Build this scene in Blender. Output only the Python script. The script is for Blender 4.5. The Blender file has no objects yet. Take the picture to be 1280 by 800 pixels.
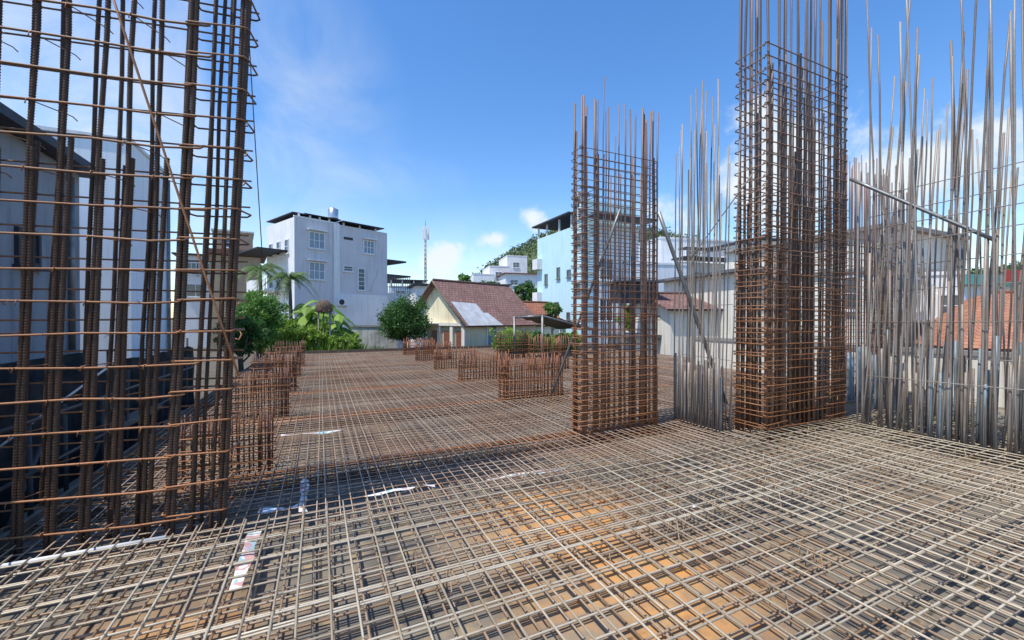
import bpy, math, random
from mathutils import Vector, Matrix, noise
random.seed(7)
R = random.random
U = random.uniform
C = bpy.context.scene.collection
SC = bpy.context.scene
F = 520.0; CX = 640.0; HY = 397.0; EYE = 1.6
GA = math.atan2(.419, .908)          # direction of the slab's cross grid
GROUND = -1.5

def px(u, v, Y):                      # a direction and a depth -> a point of the site
    return Vector(((u-CX)/F*Y, Y, EYE-(v-HY)/F*Y))
def G(a, b, z=0.0):                   # slab grid (a away from the camera, b to the right)
    return Vector((-.419*a+.908*b, .908*a+.419*b, z))

# ------------------------------------------------------------------ mesh builder
class MB:
    def __init__(s): s.v = []; s.f = []; s.r = []; s.sm = []
    def add(s, vs, fs, r=None, smooth=False):
        o = len(s.v); s.v.extend(vs); r = R() if r is None else r
        for f in fs:
            s.f.append(tuple(i+o for i in f)); s.r.append(r); s.sm.append(smooth)
    def box(s, x0, x1, y0, y1, z0, z1, r=None):
        v = [(x,y,z) for z in (z0,z1) for y in (y0,y1) for x in (x0,x1)]
        s.add(v, [(0,2,3,1),(4,5,7,6),(0,1,5,4),(1,3,7,5),(3,2,6,7),(2,0,4,6)], r)
    def quad(s, a, b, c, d, r=None): s.add([a,b,c,d], [(0,1,2,3)], r)
    def poly(s, pts, r=None): s.add(pts, [tuple(range(len(pts)))], r)
    def prism(s, prof, p0, p1, r=None):      # profile of (offset vector) swept from p0 to p1
        n = len(prof); p0 = Vector(p0); p1 = Vector(p1)
        v = [p0+Vector(q) for q in prof]+[p1+Vector(q) for q in prof]
        f = [(i,(i+1)%n,n+(i+1)%n,n+i) for i in range(n)]
        f += [tuple(range(n-1,-1,-1)), tuple(range(n,2*n))]
        s.add(v, f, r)
    def tube(s, pts, rad, n=6, r=None, closed=False, rads=None, smooth=True):
        pts = [Vector(p) for p in pts]; m = len(pts); vs = []
        up = None
        for i, p in enumerate(pts):
            if closed: t = pts[(i+1)%m]-pts[i-1]
            else: t = pts[min(i+1,m-1)]-pts[max(i-1,0)]
            if t.length < 1e-9: t = Vector((0,0,1))
            t.normalize()
            if up is None:
                up = Vector((0,0,1)) if abs(t.z) < .9 else Vector((1,0,0))
            x = t.cross(up)
            if x.length < 1e-4: up = Vector((.3,1,.2)); x = t.cross(up)
            x.normalize(); y = t.cross(x); up = -y if False else x.cross(t)*1
            q = rads[i] if rads else rad
            for k in range(n):
                a = 2*math.pi*k/n
                vs.append(p+x*(q*math.cos(a))+y*(q*math.sin(a)))
        fs = []
        for i in range(m if closed else m-1):
            j = (i+1)%m
            for k in range(n):
                k2 = (k+1)%n
                fs.append((i*n+k, i*n+k2, j*n+k2, j*n+k))
        if not closed:
            fs.append(tuple(range(n-1,-1,-1))); fs.append(tuple((m-1)*n+k for k in range(n)))
        s.add(vs, fs, r, smooth)
    def build(s, name, mat, parent=None):
        me = bpy.data.meshes.new(name)
        me.from_pydata([tuple(v) for v in s.v], [], s.f)
        at = me.attributes.new('rnd', 'FLOAT', 'FACE')
        at.data.foreach_set('value', s.r)
        me.polygons.foreach_set('use_smooth', s.sm)
        me.materials.append(mat); me.update()
        o = bpy.data.objects.new(name, me); C.objects.link(o)
        if parent: o.parent = parent
        return o

def tag(o, label=None, cat=None, group=None, kind=None):
    if label: o['label'] = label
    if cat: o['category'] = cat
    if group: o['group'] = group
    if kind: o['kind'] = kind
    return o
def thing(name, label, cat, loc=(0,0,0), rz=0, group=None):
    o = bpy.data.objects.new(name, None); C.objects.link(o)
    o.empty_display_size = .2
    o.location = loc; o.rotation_euler = (0,0,rz)
    return tag(o, label, cat, group)

# ------------------------------------------------------------------ materials
def newmat(name):
    m = bpy.data.materials.new(name); m.use_nodes = True
    nt = m.node_tree; b = nt.nodes['Principled BSDF']
    return m, nt, b
def N(nt, t, **k):
    n = nt.nodes.new(t)
    for a, v in k.items(): setattr(n, a, v)
    return n
def L(nt, a, b): nt.links.new(a, b)
def noise_fac(nt, co, scale, lo, hi, detail=6, rough=.6):
    n = N(nt, 'ShaderNodeTexNoise'); n.inputs['Scale'].default_value = scale
    n.inputs['Detail'].default_value = detail; n.inputs['Roughness'].default_value = rough
    if co: L(nt, co, n.inputs['Vector'])
    m = N(nt, 'ShaderNodeMapRange'); m.inputs[1].default_value = lo; m.inputs[2].default_value = hi
    L(nt, n.outputs[0], m.inputs[0]); return m.outputs[0]
def mix(nt, fac, a, b, blend='MIX'):
    m = N(nt, 'ShaderNodeMix', data_type='RGBA', blend_type=blend)
    if isinstance(fac, float): m.inputs[0].default_value = fac
    else: L(nt, fac, m.inputs[0])
    for sock, v in ((m.inputs[6], a), (m.inputs[7], b)):
        if isinstance(v, tuple): sock.default_value = (*v, 1) if len(v) == 3 else v
        else: L(nt, v, sock)
    return m.outputs[2]
def math_(nt, op, a, b=None, clamp=False):
    m = N(nt, 'ShaderNodeMath', operation=op, use_clamp=clamp)
    for i, v in enumerate((a, b)):
        if v is None: continue
        if isinstance(v, (int, float)): m.inputs[i].default_value = v
        else: L(nt, v, m.inputs[i])
    return m.outputs[0]
def bump(nt, b, h, strength=.3, dist=.01):
    n = N(nt, 'ShaderNodeBump'); n.inputs['Strength'].default_value = strength
    n.inputs['Distance'].default_value = dist
    L(nt, h, n.inputs['Height']); L(nt, n.outputs[0], b.inputs['Normal'])
def coords(nt, world=False):
    if world: return N(nt, 'ShaderNodeNewGeometry').outputs['Position']
    return N(nt, 'ShaderNodeTexCoord').outputs['Object']

def plain(name, c, c2=None, scale=3, rough=.8, metal=0, bs=0, lo=.35, hi=.7, streak=None):
    m, nt, b = newmat(name); co = coords(nt, True)
    c2 = c2 or tuple(x*.7 for x in c)
    col = mix(nt, noise_fac(nt, co, scale, lo, hi, 8, .65), c, c2)
    if streak:
        mp = N(nt, 'ShaderNodeMapping'); mp.inputs['Scale'].default_value = (3.5,3.5,.22)
        L(nt, co, mp.inputs['Vector'])
        col = mix(nt, noise_fac(nt, mp.outputs[0], 1.5, .5, .78, 6, .7), col, streak)
    L(nt, col, b.inputs['Base Color'])
    b.inputs['Roughness'].default_value = rough; b.inputs['Metallic'].default_value = metal
    if bs: bump(nt, b, noise_fac(nt, co, scale*12, 0, 1), bs, .01)
    return m

def rebar(name, rust, grey, fac_lo, fac_hi, z0=None, z1=None, rough=.55, metal=.25, dark=.5, scale=3.0):
    """rust/grey patches; when z0/z1 are set the bars turn from rust (below z0) to grey (above z1)"""
    m, nt, b = newmat(name); co = coords(nt, True)
    f = noise_fac(nt, co, scale, fac_lo, fac_hi, 8, .7)
    if z0 is not None:
        sp = N(nt, 'ShaderNodeSeparateXYZ'); L(nt, co, sp.inputs[0])
        mr = N(nt, 'ShaderNodeMapRange'); mr.inputs[1].default_value = z0; mr.inputs[2].default_value = z1
        mr.inputs[3].default_value = -.45; mr.inputs[4].default_value = .45
        L(nt, sp.outputs[2], mr.inputs[0])
        f = math_(nt, 'ADD', f, mr.outputs[0], True)
    at = N(nt, 'ShaderNodeAttribute', attribute_name='rnd')
    f = math_(nt, 'ADD', f, math_(nt, 'MULTIPLY', math_(nt, 'SUBTRACT', at.outputs['Fac'], .5), .5), True)
    col = mix(nt, f, rust, grey)
    g = noise_fac(nt, co, scale*14, .3, .7, 4, .6)
    col = mix(nt, math_(nt, 'MULTIPLY', g, dark), col, tuple(x*.35 for x in rust))
    br = N(nt, 'ShaderNodeMapRange'); br.inputs[3].default_value = .72; br.inputs[4].default_value = 1.25
    L(nt, at.outputs['Fac'], br.inputs[0])
    hs = N(nt, 'ShaderNodeHueSaturation'); L(nt, col, hs.inputs['Color']); L(nt, br.outputs[0], hs.inputs['Value'])
    L(nt, hs.outputs[0], b.inputs['Base Color'])
    b.inputs['Roughness'].default_value = rough; b.inputs['Metallic'].default_value = metal
    bump(nt, b, noise_fac(nt, co, 160, .2, .8, 3), .25, .002)
    return m

M = {}
RUST = (.33,.125,.045)
M['mat_near'] = rebar('near mat steel', (.44,.29,.15), (.56,.485,.36), .25, .5, rough=.48, metal=.15, dark=.3, scale=1.2)
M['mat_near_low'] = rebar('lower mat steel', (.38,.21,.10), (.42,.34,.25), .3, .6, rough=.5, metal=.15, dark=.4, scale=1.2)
M['mat_far'] = rebar('far mat steel', (.35,.20,.115), (.45,.35,.26), .35, .6, rough=.5, metal=.12, dark=.35, scale=.8)
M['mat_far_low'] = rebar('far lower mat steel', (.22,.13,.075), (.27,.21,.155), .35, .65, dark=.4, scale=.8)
M['rust_dark'] = rebar('dark ribbed steel', (.13,.06,.03), (.06,.045,.035), .3, .7, rough=.6, metal=.15, dark=.6)  # on the left cage this dark colour stands in for back light
M['rust_tie'] = rebar('rusty ties', (.50,.20,.07), (.34,.17,.085), .3, .7, dark=.4)
M['tie_left'] = rebar('left cage ties', (.46,.19,.075), (.20,.11,.06), .2, .7, .5, 3.8, dark=.4, metal=.1)  # darker towards the top: back light against the sky put into the colour
M['rust_low'] = rebar('red rust starter bars', (.33,.115,.042), (.20,.09,.05), .3, .7, dark=.5, metal=.1)
M['rust_shade'] = rebar('shaded red starter bars', (.19,.068,.032), (.11,.05,.035), .3, .7, dark=.5, metal=.1)  # shaded copy of the red rust, shade put into the colour
M['rust_mid'] = rebar('column bars rust to grey', (.30,.12,.05), (.22,.165,.155), .25, .75, .4, 3.0, dark=.35, metal=.1)
M['tie_mid'] = rebar('column ties rust to grey', (.41,.17,.065), (.22,.14,.10), .25, .75, .6, 3.6, dark=.3, metal=.1)
M['rust_right'] = rebar('wall bars rust to grey', (.21,.10,.05), (.22,.165,.14), .25, .75, .8, 4.8, dark=.4, metal=.1)
M['steel_new'] = rebar('newer grey bars', (.29,.21,.15), (.33,.30,.275), .2, .6, rough=.5, metal=.12, dark=.3)
M['pipe_blue'] = plain('blue grey pipe', (.22,.28,.32), (.15,.19,.21), 6, .5, .1)
M['pipe_grey'] = plain('grey pipe', (.27,.28,.28), (.16,.15,.14), 5, .45, .5)
M['wire'] = plain('tie wire', (.2,.1,.05), (.08,.05,.04), 9, .7, .4)
M['pipe_dark'] = plain('near black pipe', (.07,.065,.06), (.04,.035,.03), 5, .6)  # near-black tone for the scaffold pipes
M['timber'] = plain('weathered timber', (.2,.15,.1), (.1,.07,.05), 5, .85, 0, .3)
M['white_metal'] = plain('white painted bar', (.75,.75,.73), (.5,.5,.48), 8, .6)

def deck_mat(name, rusty):
    m, nt, b = newmat(name); co = coords(nt)
    br = N(nt, 'ShaderNodeTexBrick'); br.offset = 0.5
    br.inputs['Scale'].default_value = 1.0; br.inputs['Brick Width'].default_value = 1.22; br.inputs['Row Height'].default_value = .61
    br.inputs['Mortar Size'].default_value = .011
    br.inputs['Color1'].default_value = (.25,.215,.16,1); br.inputs['Color2'].default_value = (.165,.145,.115,1)
    br.inputs['Mortar'].default_value = (.03,.025,.02,1)
    L(nt, co, br.inputs['Vector'])
    col = mix(nt, noise_fac(nt, co, 1.7, .40, .68, 8, .7), br.outputs[0], (.09,.078,.068))
    col = mix(nt, noise_fac(nt, co, 5.5, .52, .72, 6, .7), col, (.40,.29,.15))
    # rust water stains, strongest in one patch of the deck
    def blob(cx, cy, rad):
        v = N(nt, 'ShaderNodeVectorMath', operation='DISTANCE'); L(nt, co, v.inputs[0]); v.inputs[1].default_value = (cx,cy,-.2)
        r = N(nt, 'ShaderNodeMapRange'); r.inputs[1].default_value = 0; r.inputs[2].default_value = rad
        r.inputs[3].default_value = 1; r.inputs[4].default_value = 0; L(nt, v.outputs['Value'], r.inputs[0]); return r.outputs[0]
    if rusty:
        w = math_(nt, 'MAXIMUM', blob(1.9,3.2,1.15), math_(nt, 'MAXIMUM', math_(nt, 'MULTIPLY', blob(2.0,2.2,1.15), .8), math_(nt, 'MULTIPLY', blob(-.8,2.7,.9), .5)))
        w = math_(nt, 'MULTIPLY', w, noise_fac(nt, co, 3.4, .30, .60, 7, .75))
        w = math_(nt, 'MULTIPLY', w, 1.9, True)
        col = mix(nt, w, col, mix(nt, noise_fac(nt, co, 7, .35, .65), (.62,.28,.075), (.46,.30,.14)))
    else:
        w = noise_fac(nt, co, .9, .45, .75, 7, .7)
        col = mix(nt, w, col, (.24,.14,.08))
    L(nt, col, b.inputs['Base Color']); b.inputs['Roughness'].default_value = .8
    bump(nt, b, noise_fac(nt, co, 40, .2, .8), .3, .004)
    return m
M['deck_near'] = deck_mat('plywood deck with rust stains', True)
M['deck_far'] = deck_mat('grey plywood deck', False)

def leafmat(name, c1, c2, trans=.35):
    m, nt, b = newmat(name)
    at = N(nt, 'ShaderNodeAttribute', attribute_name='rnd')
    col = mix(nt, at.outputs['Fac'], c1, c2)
    L(nt, col, b.inputs['Base Color']); b.inputs['Roughness'].default_value = .55
    tr = N(nt, 'ShaderNodeBsdfTranslucent'); L(nt, col, tr.inputs['Color'])
    ms = N(nt, 'ShaderNodeMixShader'); ms.inputs[0].default_value = trans
    L(nt, b.outputs[0], ms.inputs[1]); L(nt, tr.outputs[0], ms.inputs[2])
    L(nt, ms.outputs[0], nt.nodes['Material Output'].inputs['Surface'])
    return m
M['leaf_dark'] = leafmat('dark foliage', (.03,.085,.018), (.095,.22,.045))
M['leaf_mid'] = leafmat('mid foliage', (.05,.13,.025), (.17,.34,.06))
M['leaf_bright'] = leafmat('bright foliage', (.12,.24,.035), (.34,.50,.07))
M['leaf_hill'] = leafmat('hill wood', (.06,.10,.035), (.15,.20,.07), .1)
M['palm'] = leafmat('palm fronds', (.05,.11,.025), (.2,.3,.08))
M['bark'] = plain('bark', (.14,.1,.07), (.07,.05,.035), 12, .9, 0, .4)

def tile_mat(name, c1, c2, c3, sx=.25, sy=.22):
    m, nt, b = newmat(name); tc = N(nt, 'ShaderNodeTexCoord').outputs['UV']
    br = N(nt, 'ShaderNodeTexBrick'); br.inputs['Scale'].default_value = 1
    br.inputs['Brick Width'].default_value = sx; br.inputs['Row Height'].default_value = sy
    br.inputs['Mortar Size'].default_value = .028; br.inputs['Mortar Smooth'].default_value = .4; br.inputs['Bias'].default_value = 0
    br.inputs['Color1'].default_value = (*c1,1); br.inputs['Color2'].default_value = (*c2,1); br.inputs['Mortar'].default_value = (*c3,1)
    L(nt, tc, br.inputs['Vector'])
    col = mix(nt, noise_fac(nt, coords(nt, True), 1.4, .42, .7, 8, .7), br.outputs[0], tuple(x*.55 for x in c1))
    col = mix(nt, noise_fac(nt, coords(nt, True), 6, .55, .8, 8, .7), col, (.3,.27,.24))
    L(nt, col, b.inputs['Base Color']); b.inputs['Roughness'].default_value = .85
    bump(nt, b, br.outputs[1], -.5, .03)
    return m
M['tile_brown'] = tile_mat('brown clay tiles', (.25,.125,.1), (.33,.18,.15), (.09,.05,.045))
M['tile_orange'] = tile_mat('orange clay tiles', (.50,.215,.115), (.40,.155,.085), (.24,.10,.06))
M['tile_red'] = tile_mat('red clay tiles', (.42,.15,.08), (.32,.11,.07), (.12,.05,.03))
M['white'] = plain('white render', (.80,.80,.80), (.68,.69,.70), .8, .85, streak=(.55,.55,.54))
M['lilac'] = plain('pale grey render', (.63,.61,.64), (.56,.545,.575), .7, .85, streak=(.42,.41,.42))
M['cream'] = plain('cream render', (.80,.76,.66), (.70,.65,.55), .9, .85, streak=(.42,.37,.28))
M['yellow'] = plain('yellow lime render', (.80,.72,.48), (.70,.61,.42), 1.1, .9, streak=(.34,.28,.16))
M['tan'] = plain('tan render', (.52,.38,.24), (.42,.31,.2), 1, .85, streak=(.3,.22,.15))
M['blue_wall'] = plain('light blue render', (.55,.78,.83), (.50,.73,.79), .7, .8, streak=(.38,.6,.66))
M['shade_wall'] = plain('shaded pale render', (.30,.33,.37), (.22,.25,.28), .6, .9, streak=(.14,.155,.17))  # pale wall darkened in its colour to carry the shade
M['pane_light'] = plain('curtained pane', (.26,.33,.42), (.18,.24,.32), 4, .25)
M['cool_white'] = plain('cool white render', (.76,.79,.82), (.68,.71,.74), .6, .85, streak=(.5,.52,.55))
M['pale_blue'] = plain('very pale blue render', (.84,.89,.93), (.78,.83,.88), .6, .85, streak=(.66,.70,.74))
M['stain'] = plain('stained old wall', (.62,.6,.55), (.2,.19,.17), 1.3, .95, 0, .3, .45, .75, streak=(.16,.15,.13))
M['dark_roof'] = plain('dark metal roof', (.045,.045,.055), (.03,.03,.035), 3, .6, .2)
M['tin'] = plain('old tin sheet', (.62,.62,.61), (.42,.41,.4), 2.5, .5, .2)
M['asbestos'] = plain('grey corrugated sheet', (.16,.16,.17), (.09,.09,.09), 2, .8)
M['teal'] = plain('teal sheet roof', (.12,.42,.38), (.09,.33,.3), 2, .6)
M['red_paint'] = plain('red paint', (.5,.05,.04), (.35,.04,.03), 4, .6)
M['brown_paint'] = plain('brown paint', (.24,.09,.06), (.16,.06,.04), 4, .6)
M['blue_door'] = plain('faded blue door', (.25,.27,.32), (.18,.19,.23), 6, .6)
M['concrete'] = plain('raw concrete', (.33,.31,.28), (.22,.2,.18), 2.2, .9, 0, .3)
M['steel_tank'] = plain('stainless tank', (.6,.6,.6), (.5,.5,.5), 5, .3, .8)
M['thatch'] = plain('brown thatch', (.17,.12,.085), (.08,.055,.04), 9, .95, 0, .5)
M['soil'] = plain('dirt', (.14,.115,.085), (.08,.07,.05), .7, .95, 0, .4)
M['netting'] = plain('black netting', (.012,.012,.012), (.06,.055,.05), 3.5, .95, 0, .6, .45, .75)
def glassmat():
    m, nt, b = newmat('dark window glass')
    b.inputs['Base Color'].default_value = (.06,.085,.11,1); b.inputs['Roughness'].default_value = .12
    b.inputs['Specular IOR Level'].default_value = .8; return m
M['glass'] = glassmat()
def tapemat():
    m, nt, b = newmat('printed plastic strip'); co = coords(nt, True)
    f = noise_fac(nt, co, 9, .53, .56, 2); g = noise_fac(nt, co, 13, .56, .59, 2)
    col = mix(nt, f, (.74,.71,.67), (.58,.34,.31)); col = mix(nt, g, col, (.33,.5,.54))
    L(nt, col, b.inputs['Base Color']); b.inputs['Roughness'].default_value = .5; return m
M['tape'] = tapemat()

# ------------------------------------------------------------------ camera, world, sun
cam = bpy.data.cameras.new('camera'); co = bpy.data.objects.new('camera', cam); C.objects.link(co)
co.location = (0,0,EYE); co.rotation_euler = (math.radians(90-.33),0,0)
cam.sensor_width = 36; cam.lens = F/1280*36; cam.clip_start = .05; cam.clip_end = 3000
SC.camera = co
SC.view_settings.view_transform = 'Standard'; SC.view_settings.look = 'None'; SC.view_settings.exposure = 0
SUN_EL = math.radians(63); SUN_AZ = math.atan2(-.79, -.61)       # clockwise from +Y
w = bpy.data.worlds.new('World'); SC.world = w; w.use_nodes = True
nt = w.node_tree; bg = nt.nodes['Background']
sky = N(nt, 'ShaderNodeTexSky', sky_type='NISHITA'); sky.sun_disc = False
sky.sun_elevation = SUN_EL; sky.sun_rotation = SUN_AZ
sky.air_density = 1.15; sky.dust_density = .3; sky.ozone_density = 2.6
hs = N(nt, 'ShaderNodeHueSaturation'); hs.inputs['Saturation'].default_value = 1.27; hs.inputs['Value'].default_value = 1.5; hs.inputs['Hue'].default_value = .506
L(nt, sky.outputs[0], hs.inputs['Color']); L(nt, hs.outputs[0], bg.inputs[0]); bg.inputs[1].default_value = .15
bg2 = N(nt, 'ShaderNodeBackground'); bg2.inputs[0].default_value = (.90,.97,1,1); bg2.inputs[1].default_value = 1.0
tc = N(nt, 'ShaderNodeTexCoord')
def cloudblob(u, v, ru, rv, amp):
    d = Vector(((u-CX)/F, 1, -(v-HY)/F)).normalized()
    s1 = N(nt, 'ShaderNodeVectorMath', operation='SUBTRACT'); L(nt, tc.outputs['Generated'], s1.inputs[0]); s1.inputs[1].default_value = d
    az = math.atan2(d.x, d.y)
    mp = N(nt, 'ShaderNodeMapping', vector_type='POINT'); L(nt, s1.outputs[0], mp.inputs[0])
    mp.inputs['Rotation'].default_value = (0,0,az)
    k = F/ d.length*1.0
    s2 = N(nt, 'ShaderNodeVectorMath', operation='MULTIPLY'); L(nt, mp.outputs[0], s2.inputs[0])
    sc = Vector(((u-CX)/F, 1, -(v-HY)/F)).length
    s2.inputs[1].default_value = (F/ru, 1, F/rv*1.0)
    ln = N(nt, 'ShaderNodeVectorMath', operation='LENGTH'); L(nt, s2.outputs[0], ln.inputs[0])
    mr = N(nt, 'ShaderNodeMapRange'); mr.inputs[1].default_value = 0; mr.inputs[2].default_value = 1.3
    mr.inputs[3].default_value = amp; mr.inputs[4].default_value = 0
    L(nt, ln.outputs['Value'], mr.inputs[0]); return mr.outputs[0]
blobs = [(552,328,46,26,1.05),(620,298,26,16,.9),(662,272,30,20,.8),(985,215,85,80,1.3),(1120,222,85,52,1.2),(870,270,60,45,.9),
         (1240,245,60,40,.85),(885,240,50,45,.7),(1180,290,120,50,.8)]
acc = None
for q in blobs:
    o = cloudblob(*q); acc = o if acc is None else math_(nt, 'MAXIMUM', acc, o)
cn = N(nt, 'ShaderNodeTexNoise'); cn.inputs['Scale'].default_value = 9; cn.inputs['Detail'].default_value = 9; cn.inputs['Roughness'].default_value = .58
L(nt, tc.outputs['Generated'], cn.inputs['Vector'])
c1 = math_(nt, 'ADD', acc, math_(nt, 'MULTIPLY', math_(nt, 'SUBTRACT', cn.outputs[0], .5), 2.6))
mr = N(nt, 'ShaderNodeMapRange', interpolation_type='SMOOTHSTEP'); mr.inputs[1].default_value = .34; mr.inputs[2].default_value = .98; L(nt, c1, mr.inputs[0])
gate = N(nt, 'ShaderNodeMapRange'); gate.inputs[1].default_value = 0; gate.inputs[2].default_value = .25; L(nt, acc, gate.inputs[0])
c1 = math_(nt, 'MULTIPLY', mr.outputs[0], gate.outputs[0])
# thin veil of high cloud and glare on the sun's side
veil = None
for q in [(335,170,110,120,.55),(110,190,170,190,.95),(340,275,100,45,.6),(60,330,260,110,.6),(600,330,300,60,.35),(420,215,120,30,.4)]:
    o = cloudblob(*q); veil = o if veil is None else math_(nt, 'MAXIMUM', veil, o)
vn = N(nt, 'ShaderNodeTexNoise'); vn.inputs['Scale'].default_value = 4.5; vn.inputs['Detail'].default_value = 9; vn.inputs['Roughness'].default_value = .6; vn.inputs['Distortion'].default_value = 1.1
L(nt, tc.outputs['Generated'], vn.inputs['Vector'])
vv = N(nt, 'ShaderNodeMapRange'); vv.inputs[1].default_value = .3; vv.inputs[2].default_value = .7; L(nt, vn.outputs[0], vv.inputs[0])
veil = math_(nt, 'MULTIPLY', veil, vv.outputs[0])
fac = math_(nt, 'MAXIMUM', math_(nt, 'MULTIPLY', c1, .95), veil, True)
ms = N(nt, 'ShaderNodeMixShader'); L(nt, fac, ms.inputs[0]); L(nt, bg.outputs[0], ms.inputs[1]); L(nt, bg2.outputs[0], ms.inputs[2])
L(nt, ms.outputs[0], nt.nodes['World Output'].inputs[0])
sl = bpy.data.lights.new('sun', 'SUN'); sl.energy = 4.8; sl.angle = math.radians(.53); sl.color = (1,.945,.85)
so = bpy.data.objects.new('sun', sl); C.objects.link(so)
sd = Vector((math.sin(SUN_AZ)*math.cos(SUN_EL), math.cos(SUN_AZ)*math.cos(SUN_EL), math.sin(SUN_EL)))
so.rotation_euler = sd.to_track_quat('Z', 'Y').to_euler()

# ------------------------------------------------------------------ ground and deck
m = MB(); m.box(-1500,1500,-300,2500,GROUND-.5,GROUND); tag(m.build('ground', M['soil']), kind='structure')

def root_grid(name, label, cat, a=0, b=0, z=0, group=None):
    return thing(name, label, cat, G(a,b,z), GA, group)
BEAMS = [5.25, 7.95, 10.65, 13.35, 16.05, 18.75]
DN, DF = -.20, -.27                   # deck levels under the near and the far mat
NE, FE = 3.86, 22.0
DB0, DB1 = -2.25, 14.5
deck = thing('formwork_deck', None, None, (0,0,0), GA); deck['kind'] = 'structure'
m = MB(); m.box(-9,DB1,-4,NE,DN-.03,DN); m.box(-9,DB1,NE-.03,NE,-.8,DN-.031)
tag(m.build('plywood_sheet', M['deck_near'], deck))
m = MB(); prev = NE
for a in BEAMS+[FE]:
    a0 = a-.17 if a != FE else FE
    m.box(DB0,DB1,prev,a0,DF-.03,DF)
    if a != FE:
        m.box(DB0,DB1,a0,a0+.02,DF-.38,DF-.031); m.box(DB0,DB1,a+.15,a+.17,DF-.38,DF-.031); m.box(DB0,DB1,a0,a+.17,DF-.40,DF-.381)
        prev = a+.17
tag(m.build('plywood_sheet', M['deck_far'], deck))
m = MB(); m.box(DB0,DB1,FE,FE+.04,-.9,.02); m.box(DB0-.04,DB0,NE,FE,-.9,-.12)
tag(m.build('edge_board', M['timber'], deck))

def matbar(p0, p1, rad, r=None, wob=.006, seg=6, n=6):
    mb = MB(); matbar_into(mb, p0, p1, rad, r, wob, seg, n); return mb
def matbar_into(mb, p0, p1, rad, r=None, wob=.006, seg=6, n=6):
    p0 = Vector(p0); p1 = Vector(p1); pts = []
    ph = U(0,6); am = U(.3,1)*wob
    d = (p1-p0).normalized(); s = Vector((-d.y,d.x,0))
    for i in range(seg+1):
        t = i/seg
        pts.append(p0.lerp(p1,t)+s*(am*math.sin(ph+t*U(5,6)))+Vector((0,0,U(-.25,.15)*wob)))
    mb.tube(pts, rad, n, r)

# near mat
near = root_grid('reinforcement_mat', 'large double layer mat of grey brown steel bars filling the foreground floor', 'rebar mat')
b = -4.6
while b < 10.2:
    off = U(-.02,.02); e = NE+U(-.02,.09); sk = U(-.012,.012)
    matbar((b+off-sk,-2.2,0),(b+off+sk,e,0),.0067*U(.94,1.06), wob=.013, seg=9).build('longitudinal_bar', M['mat_near'], near)
    b += .15
a = -1.9
while a < NE:
    off = U(-.02,.02); sk = U(-.015,.015)
    matbar((-4.9,a+off-sk,-.0138),(10.4,a+off+sk,-.0138),.0067*U(.94,1.06), wob=.015, seg=14).build('cross_bar', M['mat_near'], near)
    if R() < .45:
        x0 = U(-4,4); x1 = x0+U(2.5,6)
        matbar((x0,a+off+.026,-.0140),(x1,a+off+.030,-.0140),.0068, wob=.006, seg=6).build('lapped_bar', M['mat_near'], near)
    a += .15
m = MB(); b = -4.62
while b < 10.2:
    o = .055+U(-.02,.02); matbar_into(m, (b+o,-2.2,-.150),(b+o+U(-.02,.02),NE+U(-.1,.03),-.150),.0075, wob=.012, seg=8); b += .15
a = -1.92
while a < NE-.03:
    matbar_into(m, (-4.9,a+.06+U(-.02,.02),-.164),(10.4,a+.06+U(-.02,.02),-.164),.0075, wob=.014, seg=12); a += .15
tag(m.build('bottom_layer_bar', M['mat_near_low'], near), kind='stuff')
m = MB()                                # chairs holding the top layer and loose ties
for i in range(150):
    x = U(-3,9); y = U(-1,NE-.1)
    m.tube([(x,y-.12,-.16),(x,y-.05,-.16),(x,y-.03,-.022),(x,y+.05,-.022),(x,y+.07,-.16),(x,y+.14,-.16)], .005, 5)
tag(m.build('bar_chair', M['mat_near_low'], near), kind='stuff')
m = MB()
for i in range(1300):
    x = -4.6+.15*random.randrange(0,98)+U(-.01,.01); y = -1.9+.15*random.randrange(0,38)+U(-.01,.01)
    if y > NE-.05: continue
    an = U(0,6.28); l = U(.012,.03)
    m.tube([(x-.012,y-.012,-.012),(x,y,.0085),(x+.010,y+.010,.004),(x+.010+l*math.cos(an),y+.01+l*math.sin(an),U(.008,.03))], .0016, 3)
tag(m.build('tie_wire', M['wire'], near), kind='stuff')

# far mat
far = root_grid('reinforcement_mat', 'long lower mat of thin brown bars running away to the far edge of the deck', 'rebar mat')
rest = MB(); b = DB0+.1
while b < DB1-.1:
    off = U(-.02,.02); dst = rest if (b < -1.6 or b > 8) else None
    e1 = FE-U(.05,.4)
    A = (b+off,3.72+U(0,.1),-.1); B = (b+off+U(-.04,.04),e1,-.1)
    if dst: matbar_into(dst, A, B, .0065, wob=.02, seg=10, n=5)
    else: matbar(A, B, .0065, wob=.022, seg=14, n=5).build('longitudinal_bar', M['mat_far'], far)
    b += .105
a = 3.95; k = 0
while a < FE-.1:
    A = (DB0+.05+U(0,.1),a+U(-.012,.012),-.1135); B = (DB1-.1,a+U(-.02,.02),-.1135)
    if k < 98: matbar(A, B, .0062, wob=.015, seg=12, n=5).build('cross_bar', M['mat_far'], far)
    else: matbar_into(rest, A, B, .0062, wob=.015, seg=10, n=5)
    k += 1; a += .125
tag(rest.build('outer_bar', M['mat_far'], far), kind='stuff')
m = MB(); b = DB0+.1
while b < DB1-.1: matbar_into(m, (b+.04,3.95,-.215),(b+.04,FE-.2,-.215),.006, wob=.02, seg=8, n=4); b += .15
a = 3.97
while a < FE-.1: matbar_into(m, (DB0+.05,a+.05,-.228),(DB1-.1,a+.05,-.228),.006, wob=.02, seg=8, n=4); a += .15
tag(m.build('bottom_layer_bar', M['mat_far_low'], far), kind='stuff')

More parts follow.
